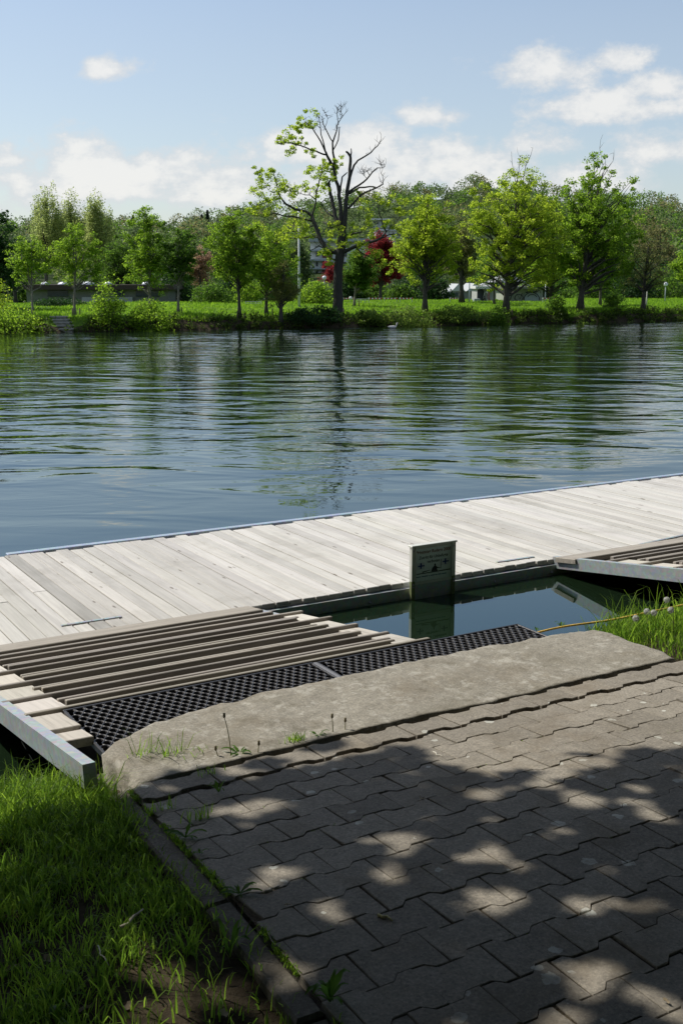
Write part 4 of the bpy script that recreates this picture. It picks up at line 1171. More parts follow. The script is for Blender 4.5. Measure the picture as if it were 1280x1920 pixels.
# ---- the great half-dead tree, limb by limb
def great_tree():
    D0 = 54.0
    K = 3.556
    def pos(cx, cy):
        off = 1.5 * math.sin(cx * .0075 + cy * .004 + .6) * min(1.0, abs(cx - 705) / 260 + max(0, 900 - cy) / 1400)
        return at(440 + cx / K, 180 + cy / K, D0 + off)
    base = pos(684, 1452); base[2] = gz(base) - .06
    root = empty('old_tree', base, 'great half-dead tree with bare dark limbs standing by the water', 'tree', BG)
    g = np.random.default_rng(99)
    rm = lambda w: w / K / ppm(D0)
    mb = MB()
    lines = [
     [(684, 1460, 50), (686, 1410, 36), (687, 1300, 32), (690, 1150, 31), (704, 1040, 31), (714, 950, 29), (716, 890, 24)],
     [(714, 930, 20), (690, 850, 17), (667, 800, 14), (652, 720, 13), (636, 650, 11), (628, 595, 9), (640, 555, 5)],
     [(712, 910, 18), (706, 800, 14), (701, 700, 13), (695, 640, 12), (672, 560, 11), (656, 470, 10), (627, 420, 9), (606, 372, 7)],
     [(610, 392, 6), (560, 376, 5.5), (500, 355, 5), (440, 330, 4), (380, 315, 3), (300, 320, 2)],
     [(604, 372, 6), (572, 302, 5), (532, 240, 4), (490, 190, 3), (465, 170, 2)],
     [(606, 376, 5), (588, 295, 4), (572, 215, 3), (560, 150, 2), (565, 110, 1.2)],
     [(660, 500, 8), (662, 440, 8), (655, 380, 7), (652, 312, 6), (680, 230, 4), (694, 172, 3), (722, 132, 2), (756, 95, 1)],
     [(690, 190, 2.5), (680, 120, 2), (690, 78, 1)], [(712, 146, 2), (705, 100, 1.2), (715, 75, .8)],
     [(652, 305, 4), (622, 252, 4), (592, 192, 3), (585, 140, 1.6)], [(600, 210, 2), (620, 150, 1.5), (600, 110, 1)],
     [(655, 362, 4), (690, 292, 4), (698, 205, 3)],
     [(722, 900, 20), (735, 800, 16), (741, 700, 14), (747, 640, 13), (766, 540, 11), (771, 440, 10), (770, 402, 9), (742, 370, 6)],
     [(771, 405, 6), (775, 350, 3)],
     [(768, 545, 8), (795, 462, 7), (820, 430, 6), (880, 395, 5), (930, 350, 4), (965, 312, 3), (976, 288, 1.5)],
     [(746, 668, 9), (800, 612, 7), (860, 572, 6), (900, 530, 5), (930, 495, 4), (985, 480, 2), (1000, 470, 1)],
     [(752, 655, 8), (830, 610, 6), (900, 604, 5), (945, 612, 5)],
     [(755, 752, 8), (820, 682, 7), (870, 642, 6), (942, 614, 5), (988, 588, 4), (992, 560, 2), (975, 518, 1.2)],
     [(985, 482, 2), (975, 450, 1.2)], [(900, 530, 3), (880, 500, 2), (860, 505, 1)], [(880, 550, 2), (850, 520, 1.2)],
     [(703, 640, 6), (706, 600, 6), (716, 540, 5), (750, 510, 3)],
     [(704, 1050, 20), (655, 1035, 18), (610, 1015, 17), (572, 960, 16), (540, 870, 14), (515, 800, 12), (470, 770, 9), (400, 755, 8), (340, 720, 7), (310, 680, 5), (290, 620, 4), (266, 540, 3), (250, 490, 2)],
     [(518, 805, 8), (530, 750, 6), (541, 690, 5), (545, 640, 5), (570, 540, 4), (590, 460, 2)],
     [(540, 690, 4), (500, 660, 3), (440, 650, 2)],
     [(522, 835, 8), (440, 815, 6), (330, 800, 5), (260, 780, 4), (200, 810, 3), (120, 790, 2)],
     [(312, 684, 4), (250, 690, 3), (180, 720, 2), (120, 745, 1.4)], [(296, 640, 3), (340, 600, 2.5), (400, 620, 2)],
     [(562, 945, 6), (520, 935, 5), (430, 945, 4), (330, 960, 3), (270, 985, 2)],
     [(600, 1012, 5), (560, 1000, 4), (500, 1030, 2)], [(540, 860, 5), (470, 900, 4), (380, 900, 3), (300, 930, 2)],
     [(672, 815, 7), (620, 780, 5), (575, 720, 4), (600, 690, 3)], [(690, 860, 7), (640, 880, 6), (590, 840, 4)],
     [(710, 1050, 14), (760, 1025, 12), (800, 1005, 11), (850, 985, 10), (920, 970, 8), (970, 950, 7), (1010, 905, 5), (985, 860, 4), (960, 780, 3), (950, 720, 2)],
     [(925, 968, 5), (1000, 940, 4), (1060, 920, 3), (1150, 950, 1.6)], [(1005, 905, 3), (1060, 860, 2.4), (1110, 790, 2)],
     [(728, 970, 9), (790, 915, 6), (840, 910, 5), (880, 850, 3), (890, 770, 2)],
     [(800, 1005, 5), (850, 1050, 4), (930, 1090, 3)],
     [(704, 1100, 9), (660, 1090, 6), (630, 1070, 4)],
    ]
    for ln in lines:
        # resample the traced limb with small kinks
        P = [pos(a, b) for a, b, w in ln]; W = [rm(w) for a, b, w in ln]
        Q, S2 = [], []
        for i in range(len(P) - 1):
            for t in (0, .5):
                Q.append(P[i] * (1 - t) + P[i + 1] * t + (g.normal(size=3) * .02 if t else 0)); S2.append(W[i] * (1 - t) + W[i + 1] * t)
        Q.append(P[-1]); S2.append(W[-1])
        mb.tube(np.array(Q) - base, [max(s, .006) for s in S2], 8 if W[0] > .08 else 5, cap=True)
        if W[-1] < rm(3):     # fine twigs near the tips
            for w in range(9):
                i = g.integers(len(Q) // 2, len(Q)); s0 = Q[i] - base
                e = s0 + (rt * g.normal(0, .16) + fwh * g.normal(0, .16) + np.array([0, 0, g.normal(.16, .12)]))
                P2_ = limb(mb, s0, e, .009, .004, g, 3, 0, .06)
                limb(mb, P2_[1], P2_[1] + g.normal(size=3) * .1 + np.array([0, 0, .08]), .006, .003, g, 3, 0, .06)
    mb.build('trunk', BARK_OLD, root)
    areas = [(510, 130, 45), (470, 165, 45), (420, 190, 40), (460, 225, 40), (390, 250, 45), (340, 290, 45), (295, 305, 32), (390, 355, 40), (510, 385, 32), (410, 290, 35),
     (680, 450, 38), (640, 470, 42), (600, 450, 35), (560, 510, 50), (500, 510, 45), (530, 560, 48), (600, 570, 45), (480, 600, 42), (560, 640, 42), (610, 620, 34), (660, 480, 40),
     (240, 500, 42), (160, 520, 38), (200, 560, 60), (140, 620, 52), (260, 600, 60), (330, 590, 52), (400, 610, 48), (390, 650, 50), (170, 690, 60), (260, 720, 50), (120, 740, 44), (200, 770, 52), (330, 640, 52), (230, 650, 55),
     (420, 800, 54), (380, 860, 64), (300, 900, 70), (250, 960, 64), (460, 880, 62), (500, 920, 52), (380, 940, 62), (330, 980, 56), (200, 900, 56), (130, 820, 50), (430, 840, 50),
     (640, 920, 48), (650, 980, 55), (620, 1060, 46), (640, 1110, 38), (700, 1000, 42), (680, 950, 46), (590, 1040, 40), (650, 870, 40),
     (830, 640, 22), (870, 760, 50), (940, 690, 44), (1010, 700, 44), (1060, 740, 44), (1130, 720, 48), (1000, 850, 52), (860, 830, 52), (800, 890, 52), (1050, 890, 44), (830, 1000, 55), (900, 1040, 55), (960, 1080, 52), (1040, 1150, 36), (780, 960, 46), (1110, 780, 40), (920, 930, 44)]
    Cs, rs = [], []
    for (a, b, w) in areas:
        p = pos(a, b)
        for k in range(5):
            Cs.append(p + (rt * g.normal(0, .45) + fwh * g.normal(0, 1.0) + np.array([0, 0, g.normal(0, .38)])) * rm(w) * 1.3); rs.append(rm(w) * g.uniform(.35, .75))
    Cs = np.array(Cs) - base; rs = np.array(rs)
    V, F = leaves(clump_points(Cs, rs, 44, g), .095, g, .5)
    npmesh('crown', V, F, LM['lime'], root)
great_tree()

# ---- bushes on the bank
def bush(label, px, py, D, w, h, lm, seed, n=60, per=34, leaf=.10, name='bush', group='bushes on the far bank'):
    g = np.random.default_rng(seed)
    base = at(px, py, D); base[2] = gz(base) - .03
    k = ppm(D); rx = w / 2 / k; hz = h / k
    root = empty(name, base, label, 'bush', group)
    C = []
    while len(C) < n:
        q = g.uniform(-1, 1, 3); q[2] = g.random()
        if q[0] ** 2 + q[1] ** 2 + (q[2] * .95) ** 2 < 1: C.append((q[0] * rx, q[1] * rx * .9, q[2] * hz))
    C = np.array(C); mb = MB()
    for q in range(0, n, 2): limb(mb, (C[q][0] * .15, C[q][1] * .15, 0), C[q], .016, .005, g, 4, 0, .06)
    mb.build('stems', BARK_D, root)
    V, F = leaves(clump_points(C, np.full(n, .30 * (rx + hz) / 1.6) * g.uniform(.5, 1.1, n), per, g), leaf, g, .3)
    npmesh('foliage', V, F, LM[lm], root)
    return root
bush('dark clipped hedge before the low pavilion', 112, 566, 62, 110, 12, 'dark', 63, 150, 34, .10, 'hedge', 'bushes behind the lawn')
bush('tall loose bush on the bank by the stone steps', 205, 610, 48.5, 62, 92, 'maple', 40, 90)
bush('round dense bush at the water beside the loose one', 283, 612, 49, 84, 66, 'maple', 41, 110)
bush('sprawling bush on the bank at the picture edge', 15, 612, 46.5, 130, 62, 'maple', 42, 130)
bush('twiggy sapling bush cut by the picture edge', 0, 582, 50, 40, 70, 'lime', 43, 40, 26, .09)
bush('low wide bush beside the foot of the great tree', 588, 604, 52.6, 110, 24, 'dark', 44, 120)
bush('dull green scrub hanging over the water past the great tree', 760, 606, 54, 120, 40, 'scrub', 45, 130)
bush('low bush at the foot of the large spreading tree', 935, 592, 56, 52, 46, 'deep', 46, 70)
bush('small shrub between the two largest trees', 1040, 588, 59, 44, 32, 'deep', 47, 50)
bush('low scrub at the water below the tallest tree', 1095, 600, 57.5, 90, 26, 'scrub', 48, 80)
bush('dark shrub near the slender dark tree', 1150, 580, 62, 44, 36, 'deep', 49, 50)
bush('scrub at the waterline under the sparse brownish tree', 1205, 598, 59, 120, 20, 'scrub', 50, 70)
bush('small leafy plant growing from the waterline', 432, 612, 50, 20, 14, 'lime', 51, 20)
bush('reedy scrub on the bank below the staked tree', 470, 610, 50.5, 60, 18, 'scrub', 52, 50)
bush('scrub at the foot of the yellow-green tree', 690, 606, 53.6, 70, 22, 'scrub', 53, 60)
bush('low scrub along the water before the graffiti wall', 860, 602, 55.5, 110, 24, 'scrub', 54, 80)
bush('clipped green bush behind the great tree', 592, 566, 66, 74, 42, 'maple', 55, 90, 34, .13, group='bushes behind the lawn')
bush('dark bush behind the staked round tree', 400, 566, 68, 90, 40, 'deep', 56, 90, 34, .13, group='bushes behind the lawn')
bush('yellow-green bush behind the loose shaded tree', 465, 566, 70, 60, 46, 'maple', 57, 70, 34, .13, group='bushes behind the lawn')
bush('bluish bush under the copper-red tree', 770, 562, 88, 90, 60, 'dark', 58, 90, 34, .18, group='bushes behind the lawn')
bush('long dark hedge of bushes behind the sparse brownish tree', 1160, 562, 90, 240, 80, 'dark', 59, 220, 34, .19, group='bushes behind the lawn')
bush('dark bush beyond the slender dark tree', 1060, 562, 92, 150, 80, 'deep', 60, 160, 34, .19, group='bushes behind the lawn')
bush('dark bush behind the loose shaded tree', 530, 566, 74, 80, 70, 'dark', 61, 90, 34, .15, group='bushes behind the lawn')
bush('dark bush behind the small dark round tree', 320, 566, 76, 80, 70, 'dark', 62, 90, 34, .15, group='bushes behind the lawn')

for q_, (x_, w_, h_, k_) in enumerate(((-20, 120, 60, 'dark'), (60, 90, 40, 'deep'), (150, 90, 36, 'dark'), (262, 80, 52, 'deep'), (352, 70, 40, 'dark'), (440, 80, 44, 'dark'), (505, 70, 50, 'deep'), (650, 70, 44, 'dark'), (700, 70, 34, 'deep'), (748, 60, 30, 'deep'), (815, 60, 46, 'dark'), (1015, 60, 54, 'dark'), (1105, 90, 60, 'deep'), (1190, 90, 54, 'dark'), (1270, 110, 60, 'deep'))):
    bush('dark shrub in the row that closes the lawn, %s' % ['cut off by the picture edge', 'behind the slim young tree', 'behind the tree above the steps', 'behind the pointed young tree', 'behind the small dark round tree', 'behind the full round tree', 'behind the loose shaded tree', 'behind the sapling past the great trunk', 'under the copper-red tree', 'between the copper-red and yellow-green trees', 'behind the yellow-green tree', 'at the end of the graffiti wall', 'behind the tallest tree', 'behind the sparse brownish tree', 'behind the farther globe lamp'][q_], x_, 562, 84 + (q_ % 3), w_, h_, k_, 80 + q_, 90, 34, .17, group='bushes behind the lawn')
# ---- meadow grass on the far bank
n = 150000
g = np.random.default_rng(8)
u = g.uniform(2, 64, n); s = g.random(n) ** 1.6 * 26 - 0.1
v = bank_v(u) + s
z = bank_z(u, v); k = z > (0.30 + .2 * fbm(u * 1.3, v * 1.3))
u, v, z, s = u[k], v[k], z[k], s[k]
hh = (0.03 + .10 * g.random(len(u))) * (0.3 + 1.5 * fbm(u * .8, v * .8)) * np.where(s < 2, 1.5, 1.0)
a = g.uniform(0, 2 * math.pi, len(u)); w = .018 + .022 * g.random(len(u))
P = np.stack([u, v, z - .02], 1); side = np.stack([np.cos(a), np.sin(a), 0 * a], 1) * w[:, None]
tip = P + np.stack([g.normal(0, .06, len(u)), g.normal(0, .06, len(u)), hh], 1)
V = np.stack([P - side, P + side, tip], 1).reshape(-1, 3)
npmesh('meadow_grass', V, np.arange(len(V)).reshape(-1, 3), M_GRASS_FAR)['kind'] = 'stuff'

# ---- rank undergrowth overhanging the waterline
g = np.random.default_rng(18)
n = 1500
u = g.uniform(0, 66, n); s = g.uniform(-.20, .55, n); v = bank_v(u) + s - (fbm(u * .35, bank_v(u) * .05) - .45) * 1.5
SX = at(117, 600, 48.4)
keep = np.hypot(u - SX[0], v - SX[1]) > 1.0; u, v = u[keep], v[keep]; n = len(u)
Cc = np.stack([u, v, np.maximum(bank_z(u, v), 0) + g.uniform(.02, .22, n)], 1)
V, F = leaves(clump_points(Cc, g.uniform(.10, .26, n), 26, g, .9), .085, g, .2)
tag(npmesh('bank_undergrowth', V, F, LM['bank']), 'rank green undergrowth along the far waterline', 'undergrowth', None, 'stuff')

# ---- wooded hill
HILL = [(-700, 430), (-200, 425), (0, 422), (220, 420), (330, 415), (400, 408), (470, 396), (560, 386), (640, 372), (720, 362), (800, 356), (890, 350), (960, 350), (1050, 362), (1150, 366), (1220, 374), (1280, 388), (1500, 410), (2000, 430)]
hx = np.array([h[0] for h in HILL], float); hy = np.array([h[1] for h in HILL], float)
def hill_pt(px, t):
    """t = 0 foot, 1 crest"""
    D = 125 + 175 * t
    ytop = np.interp(px, hx, hy) + 24
    z1 = CZ + (525 - ytop) / FPX * 300 * 1.0
    p = at(px, 525, D); p[2] = 0.6 + (z1 - 0.6) * (t ** 1.05)
    return p
pxs = np.linspace(-900, 2300, 90); ts = np.linspace(0, 1.25, 14)
V = np.array([hill_pt(x, t) if t <= 1 else hill_pt(x, 1.0) + (hill_pt(x, 1.0) - hill_pt(x, .5)) * np.array([1, 1, -.6]) * (t - 1) * 2 for x in pxs for t in ts])
idx = np.arange(len(V)).reshape(len(pxs), len(ts))
F = np.stack([idx[:-1, :-1], idx[1:, :-1], idx[1:, 1:], idx[:-1, 1:]], -1).reshape(-1, 4)
npmesh('hill', V, F, M_WOODLAND, None, True)['kind'] = 'structure'
def wood(name, mat, n, seed, size=(1.6, 3.4)):
    g = np.random.default_rng(seed)
    Vs = []; 
    cs = []
    for q in range(n):
        px = g.uniform(-350, 1650); t = g.random() ** .8
        Dq = 125 + 175 * t
        if (566 < px < 790 and Dq < 178) or (688 < px < 738 and Dq < 228) or (896 < px < 928 and Dq < 240): continue
        p = hill_pt(px, t); r = g.uniform(*size); cs.append((p, r))
    allC = []; allR = []
    for p, r in cs:
        k = 9
        d = g.normal(size=(k, 3)); d /= np.linalg.norm(d, axis=1)[:, None]; d[:, 2] = np.abs(d[:, 2]) * 1.2
        allC.append(p + np.array([0, 0, r * .5]) + d * r * np.array([.75, .75, .85])); allR.append(np.full(k, r * .45))
    V, F = leaves(clump_points(np.concatenate(allC), np.concatenate(allR), 26, g, .8), .46, g, .4)
    o = npmesh(name, V, F, mat); o['kind'] = 'stuff'; return o
tag(wood('hillside_wood', LM['wood'], 620, 5), 'green wooded hillside behind the far bank', 'wood')
tag(wood('brown_hillside_wood', LM['wood2'], 160, 6), 'brownish budding trees mixed into the wooded hillside', 'wood')
tag(wood('dark_hillside_wood', LM['deep'], 320, 7), 'darker green trees mixed into the wooded hillside', 'wood')

def conifer(label, px, yt, yb, D, w, seed):
    g = np.random.default_rng(seed)
    top = at(px, yt, D); base = at(px, yb, D); H = top[2] - base[2]; rx = w / 2 / ppm(D)
    root = empty('conifer', base, label, 'tree', 'dark conifers on the skyline')
    m = MB(); m.tube([(0, 0, 0), (0, 0, H * .5), (0, 0, H)], [.22, .12, .02], 6); m.build('trunk', BARK_D, root)
    n = 1500; t = g.random(n) ** .7; a = g.uniform(0, 2 * math.pi, n); rad = rx * (1 - t) ** .8 * np.sqrt(g.random(n)) * (.8 + .3 * np.sin(t * 40))
    C = np.stack([rad * np.cos(a), rad * np.sin(a), H * (.1 + .9 * t)], 1)
    V, F = leaves(C, .5, g, .2); npmesh('crown', V, F, LM['fir'], root)
conifer('dark pointed conifer on the skyline over the pointed young tree', 251, 404, 440, 250, 15, 1)
conifer('slim dark conifer on the skyline, taller of the pair', 390, 395, 440, 250, 11, 2)
conifer('squat dark conifer on the skyline beside the slim one', 379, 403, 440, 255, 12, 3)
conifer('dark pine on the hilltop above the brownish shaded tree', 915, 344, 385, 292, 40, 4)

# ================================================================== BUILDINGS AND FURNITURE ON THE FAR BANK
def frame_for(D, px):
    """matrix whose x runs along the picture plane, origin on the ground"""
    p = at(px, 540, D); return p
def facing_box(mb, x0, x1, y0, y1, D, depth, off=0.0):
    """box seen front-on: pixels at distance D, going back by depth"""
    A = at(x0, y1, D); w = (x1 - x0) / ppm(D)
    zt = at(x0, y0, D)[2]; zb = at(x0, y1, D)[2]
    o = A + fwh * off
    V = []
    for z in (zb, zt):
        for a, b in ((0, 0), (w, 0), (w, depth), (0, depth)):
            q = o + rt * a + fwh * b; V.append((q[0], q[1], z))
    mb.add(V, [(0, 3, 2, 1), (4, 5, 6, 7), (0, 1, 5, 4), (1, 2, 6, 5), (2, 3, 7, 6), (3, 0, 4, 7)])
def part(root, name, mat, x0, x1, y0, y1, D, depth, off=0.0, parent=None):
    m = MB(); facing_box(m, x0, x1, y0, y1, D, depth, off)
    o = m.build(name, mat, parent or root)
    o.matrix_parent_inverse = Matrix.Translation(root.location).inverted() if parent is None else Matrix()
    return o

M_DKWOOD = plain('dark_brown_fascia', (0.045, 0.030, 0.022), 0.8); M_PAVWALL = plain('pavilion_wall', (0.17, 0.18, 0.15), 0.9)
M_DOME = plain('skylight_dome', (0.75, 0.76, 0.80), 0.25, 0, 0.03); M_GLASS = plain('dark_window', (0.04, 0.055, 0.07), 0.08, 0, 0.2)
M_BLOCK = plain('block_render', (0.62, 0.64, 0.63), 0.8, 0, 0.06, 2); M_BLOCK2 = plain('block_grey', (0.33, 0.37, 0.38), 0.8, 0, 0.06, 2)
M_BRICKRED = plain('red_infill', (0.20, 0.075, 0.06), 0.8)
def root_at(name, px, D, label, cat, group=None):
    p = at(px, 545, D); p[2] = 0.5
    return empty(name, p, label, cat, group)

b = root_at('pavilion', 185, 72, 'long low pavilion with dark fascia and white roof domes', 'building')
part(b, 'wall', M_PAVWALL, 52, 318, 541, 585, 72, 6)
part(b, 'fascia', M_DKWOOD, 44, 326, 534, 543, 71.5, 7)
part(b, 'plinth', plain('pale_plinth', (0.36, 0.37, 0.36), .8), 155, 250, 557, 585, 71.8, .15)
for x0, x1 in ((90, 128), (215, 232), (255, 300)):
    part(b, 'window', M_GLASS, x0, x1, 545, 556, 71.9, .08)
for i, (xc, w) in enumerate(((86, 17), (122, 26), (165, 26), (203, 16), (274, 15))):
    p = at(xc, 534, 73.5); k = ppm(73.5); m = MB()
    m.lathe([(w / 2 / k, -.02), (w / 2 / k, .06), (w * .42 / k, .13), (w * .22 / k, .18), (.01, .20)], tuple(p), 14)
    o = m.build('skylight', M_DOME, b); o.matrix_parent_inverse = Matrix.Translation(b.location).inverted()

b = root_at('apartment_block', 600, 150, 'white apartment block with grey balconies behind the great tree', 'building')
part(b, 'wall', M_BLOCK, 582, 690, 452, 548, 150, 12)
part(b, 'roof', M_BLOCK2, 579, 694, 447, 453, 149, 14)
for i, y in enumerate((468, 486, 502, 518)):
    part(b, 'balcony', M_BLOCK2, 581, 612, y, y + 3, 149, 1.2)
    f = part(b, 'window', M_GLASS, 592, 596, y + 5, y + 13, 149.9, .15)
    part(b, 'infill_panel', M_BRICKRED, 604, 622, y + 4, y + 15, 149.8, .2)
    part(b, 'window', M_GLASS, 640, 650, y + 5, y + 13, 149.9, .15)
    part(b, 'window', M_GLASS, 660, 670, y + 5, y + 13, 149.9, .15)
b = root_at('terrace_house', 725, 170, 'stepped pale house block above the copper-red tree', 'building')
part(b, 'wall', M_BLOCK, 704, 742, 432, 480, 170, 8); part(b, 'wing', M_BLOCK2, 690, 775, 442, 480, 172, 10)
part(b, 'roof', M_BLOCK, 703, 743, 429, 432.5, 169.5, 9); part(b, 'window', M_GLASS, 708, 713, 434, 439, 169.9, .1)
for x in (745, 754, 764): part(b, 'window', M_GLASS, x, x + 5, 452, 466, 171.8, .2)
b = root_at('hill_house', 715, 230, 'small white flat-roofed house on the wooded slope', 'building')
part(b, 'wall', M_BLOCK, 698, 729, 412, 428, 220, 6); part(b, 'roof', M_WHITE, 696, 731, 409.5, 412.5, 219, 8)
part(b, 'window', M_GLASS, 700, 709, 416, 420, 219.9, .1); part(b, 'window', M_GLASS, 717, 722, 415, 420, 219.9, .1)
b = root_at('red_roof_house', 910, 235, 'little house with dull red roof high in the wooded slope', 'building')
part(b, 'wall', M_BLOCK, 902, 922, 398, 412, 235, 5); part(b, 'roof', M_BRICKRED, 900, 924, 393, 398.5, 234, 7)
part(b, 'window', M_GLASS, 906, 910, 401, 405, 234.9, .1)

b = root_at('graffiti_wall', 985, 74, 'long pale shed wall covered with black graffiti loops', 'building')
part(b, 'wall', plain('pale_shed_wall', (0.34, 0.36, 0.30), .85), 948, 1016, 541, 585, 74, 5)
part(b, 'roof', plain('shed_roof', (0.20, 0.20, 0.18), .8), 944, 1020, 537, 541.5, 73.5, 6)
part(b, 'door_panel', plain('shed_door', (0.36, 0.41, 0.41), .7), 982, 1010, 549, 585, 73.9, .05)
M_BLK = plain('graffiti_black', (0.01, 0.01, 0.012), .6); M_PINK = plain('graffiti_pink', (0.35, 0.13, 0.14), .6); M_BLU = plain('graffiti_blue', (0.05, 0.09, 0.14), .6)
def stroke(root, pts, w, D, mat, name='graffiti'):
    m = MB()
    P = [at(x, y, D) for x, y in pts]
    k = w / 2 / ppm(D)
    V = []; F = []
    for i, p in enumerate(P):
        t = P[min(i + 1, len(P) - 1)] - P[max(i - 1, 0)]; t /= np.linalg.norm(t) + 1e-9
        nn = np.cross(t, fwh); nn /= np.linalg.norm(nn) + 1e-9
        V += [p - nn * k, p + nn * k]
    F = [(2 * i, 2 * i + 2, 2 * i + 3, 2 * i + 1) for i in range(len(P) - 1)]
    m.add(V, F); o = m.build(name, mat, root); o.matrix_parent_inverse = Matrix.Translation(root.location).inverted()
arc = lambda cx, cy, rx, ry, a0, a1, n=10: [(cx + rx * math.cos(R(a)), cy - ry * math.sin(R(a))) for a in np.linspace(a0, a1, n)]
stroke(b, arc(996, 563, 15, 15, 0, 180), 1.6, 73.8, M_BLK); stroke(b, arc(997, 562, 10, 10, 30, 150), 1.4, 73.8, M_BLK)
stroke(b, arc(972, 558, 8, 6, -40, 260), 1.4, 73.8, M_BLK); stroke(b, [(956, 562), (960, 552), (964, 562), (968, 551), (974, 561), (978, 550)], 1.5, 73.8, M_BLK)
stroke(b, [(985, 549), (992, 546), (1000, 548), (1006, 545)], 2.2, 73.8, M_BLK); stroke(b, [(1003, 549), (1011, 544), (1013, 550)], 1.2, 73.8, M_BLK)
stroke(b, arc(962, 560, 6, 8, 90, 330), 1.2, 73.8, M_BLK)

b = root_at('graffiti_cabin', 908, 73, 'small white-topped cabin painted with black, white and pink graffiti', 'cabin')
part(b, 'wall', plain('cabin_wall', (0.40, 0.40, 0.39), .7), 893, 925, 540, 585, 73, 3)
part(b, 'roof', M_WHITE, 891, 926, 536.5, 541.5, 72.7, 3.6)
part(b, 'door', plain('cabin_door', (0.03, 0.035, 0.05), .6), 894, 904, 543, 585, 72.9, .08)
part(b, 'step', M_BLOCK2, 888, 899, 560, 585, 72.0, .8)
stroke(b, arc(920, 555, 5, 11, 60, 300), 4.0, 72.8, M_PINK); stroke(b, arc(911, 556, 4, 9, -60, 200), 2.0, 72.8, M_WHITE); stroke(b, arc(913, 556, 5, 12, 80, 280), 1.4, 72.8, M_BLK)
stroke(b, [(894, 541.5), (896, 538), (898, 541), (901, 538), (903, 541), (906, 538.5), (909, 541), (912, 538), (915, 540.5)], .9, 72.5, M_BLU, 'lettering')
stroke(b, [(905, 547), (908, 560), (904, 562)], 2.5, 72.8, M_BLK); stroke(b, arc(901, 549, 5, 6, 0, 200), 2.5, 72.8, M_BLK)

b = root_at('boat_shed', 868, 95, 'grey sheds with pitched roofs seen under the brownish tree', 'building')
M_SHED = plain('shed_grey', (0.26, 0.28, 0.29), .85); M_SHEDR = plain('shed_roof_pale', (0.42, 0.44, 0.44), .7)
part(b, 'wall', M_SHED, 838, 900, 546, 580, 95, 6)
def gable(root, x0, x1, ye, yr, D, depth, mat):
    A = at(x0, ye, D); w = (x1 - x0) / ppm(D); zr = at(x0, yr, D)[2] - A[2]
    q = [A, A + rt * w, A + rt * w / 2 + np.array([0, 0, zr])]; V = [tuple(p) for p in q] + [tuple(p + fwh * depth) for p in q]
    m = MB(); m.add(V, [(0, 1, 2), (5, 4, 3), (0, 2, 5, 3), (1, 4, 5, 2), (0, 3, 4, 1)]); o = m.build('roof', mat, root)
    o.matrix_parent_inverse = Matrix.Translation(root.location).inverted()
gable(b, 846, 872, 546, 532, 94.8, 7, M_SHEDR); gable(b, 874, 906, 546, 531, 94.6, 7, M_SHEDR)
for x in (843, 852, 862, 884): part(b, 'window', M_GLASS, x, x + 6, 549, 556, 94.9, .1)
b = root_at('sloped_roof_hall', 940, 90, 'hall with a pale sloping roof behind the large spreading tree', 'building')
part(b, 'wall', plain('hall_wall', (0.22, 0.24, 0.20), .9), 925, 1005, 535, 580, 90, 6); gable(b, 918, 1000, 535.5, 516, 89.5, 8, M_SHEDR)
part(b, 'window', M_GLASS, 930, 945, 538, 544, 89.9, .1)

# stone steps
M_STEP = plain('step_stone', (0.30, 0.29, 0.26), .9, 0, .25, 5)
st_p = at(112, 612, 47.2)
steps = empty('stone_steps', (st_p[0], st_p[1], 0), 'short flight of stone steps down the far bank to the water', 'steps')
for k in range(5):
    q = at(110 + k * 3.4, 600, 49.2 - k * 0.40)
    zk = max([0.60, 0.49, 0.38, 0.27, 0.15][k], gz(q) + .05 if k < 1 else 0)
    p = np.array([q[0], q[1], zk]); w = 32 / ppm(48) * (1 - .04 * k)
    m = MB()
    c = Matrix.Translation(Vector(p) - steps.location) @ Matrix.Rotation(-(math.pi / 2 - TH), 4, 'Z')
    m.box((-w / 2, -.06, -.055), (w / 2, .40, 0), c)
    m.box((-w / 2 + .04, .0, -.30), (w / 2 - .04, .38, -.0555), c)
    m.build('step', M_STEP, steps)

# lamps and poles
def lamp(px, yt, yb, D, label):
    p = at(px, yb, D); zt = at(px, yt, D)[2]; h = zt - p[2]
    root = empty('globe_lamp', p, label, 'lamp', 'globe lamps'); k = 1 / ppm(D)
    m = MB(); m.tube([(0, 0, -.3), (0, 0, h)], [1.1 * k, .9 * k], 7); m.build('post', M_BLOCK2, root)
    m = MB(); r0 = 4.0 * k; m.lathe([(r0 * math.sin(a) + .002, h + r0 - r0 * math.cos(a)) for a in np.linspace(0.1, 3.1, 9)], (0, 0, 0), 12); m.build('globe', M_DOME, root)
lamp(608, 525, 558, 74, 'globe lamp in front of the small red tree'); lamp(1245.5, 537, 562, 76, 'globe lamp beyond the sparse brownish tree')
def pole(px, yt, yb, D, w, mat, label, name='pole', cap=True):
    p = at(px, yb, D); h = at(px, yt, D)[2] - p[2]; k = w / 2 / ppm(D)
    root = empty(name, p, label, 'pole', 'poles along the far path')
    m = MB(); m.tube([(0, 0, -.3), (0, 0, h * .35), (0, 0, h * .36), (0, 0, h)], [k * 1.2, k * 1.2, k, k * .7], 8); m.build('shaft', mat, root)
    m = MB(); m.lathe([(k * .9, h), (k * 1.2, h + .03), (k * .3, h + .06)], (0, 0, 0), 8); m.build('cap', mat, root)
M_POLE = plain('pole_white', (0.66, 0.67, 0.66), .5)
pole(561, 392, 568, 60, 4, M_POLE, 'tall white pole behind the loose shaded tree')
pole(879, 511, 566, 70, 2.2, M_POLE, 'grey pole beside the graffiti cabin')
pole(1021, 531, 564, 74, 2.0, M_POLE, 'thin white post at the end of the graffiti wall')
pole(1031, 548, 568, 66, 2.4, plain('post_yellow', (0.5, 0.33, 0.06), .6), 'short yellow post before the dense tree')
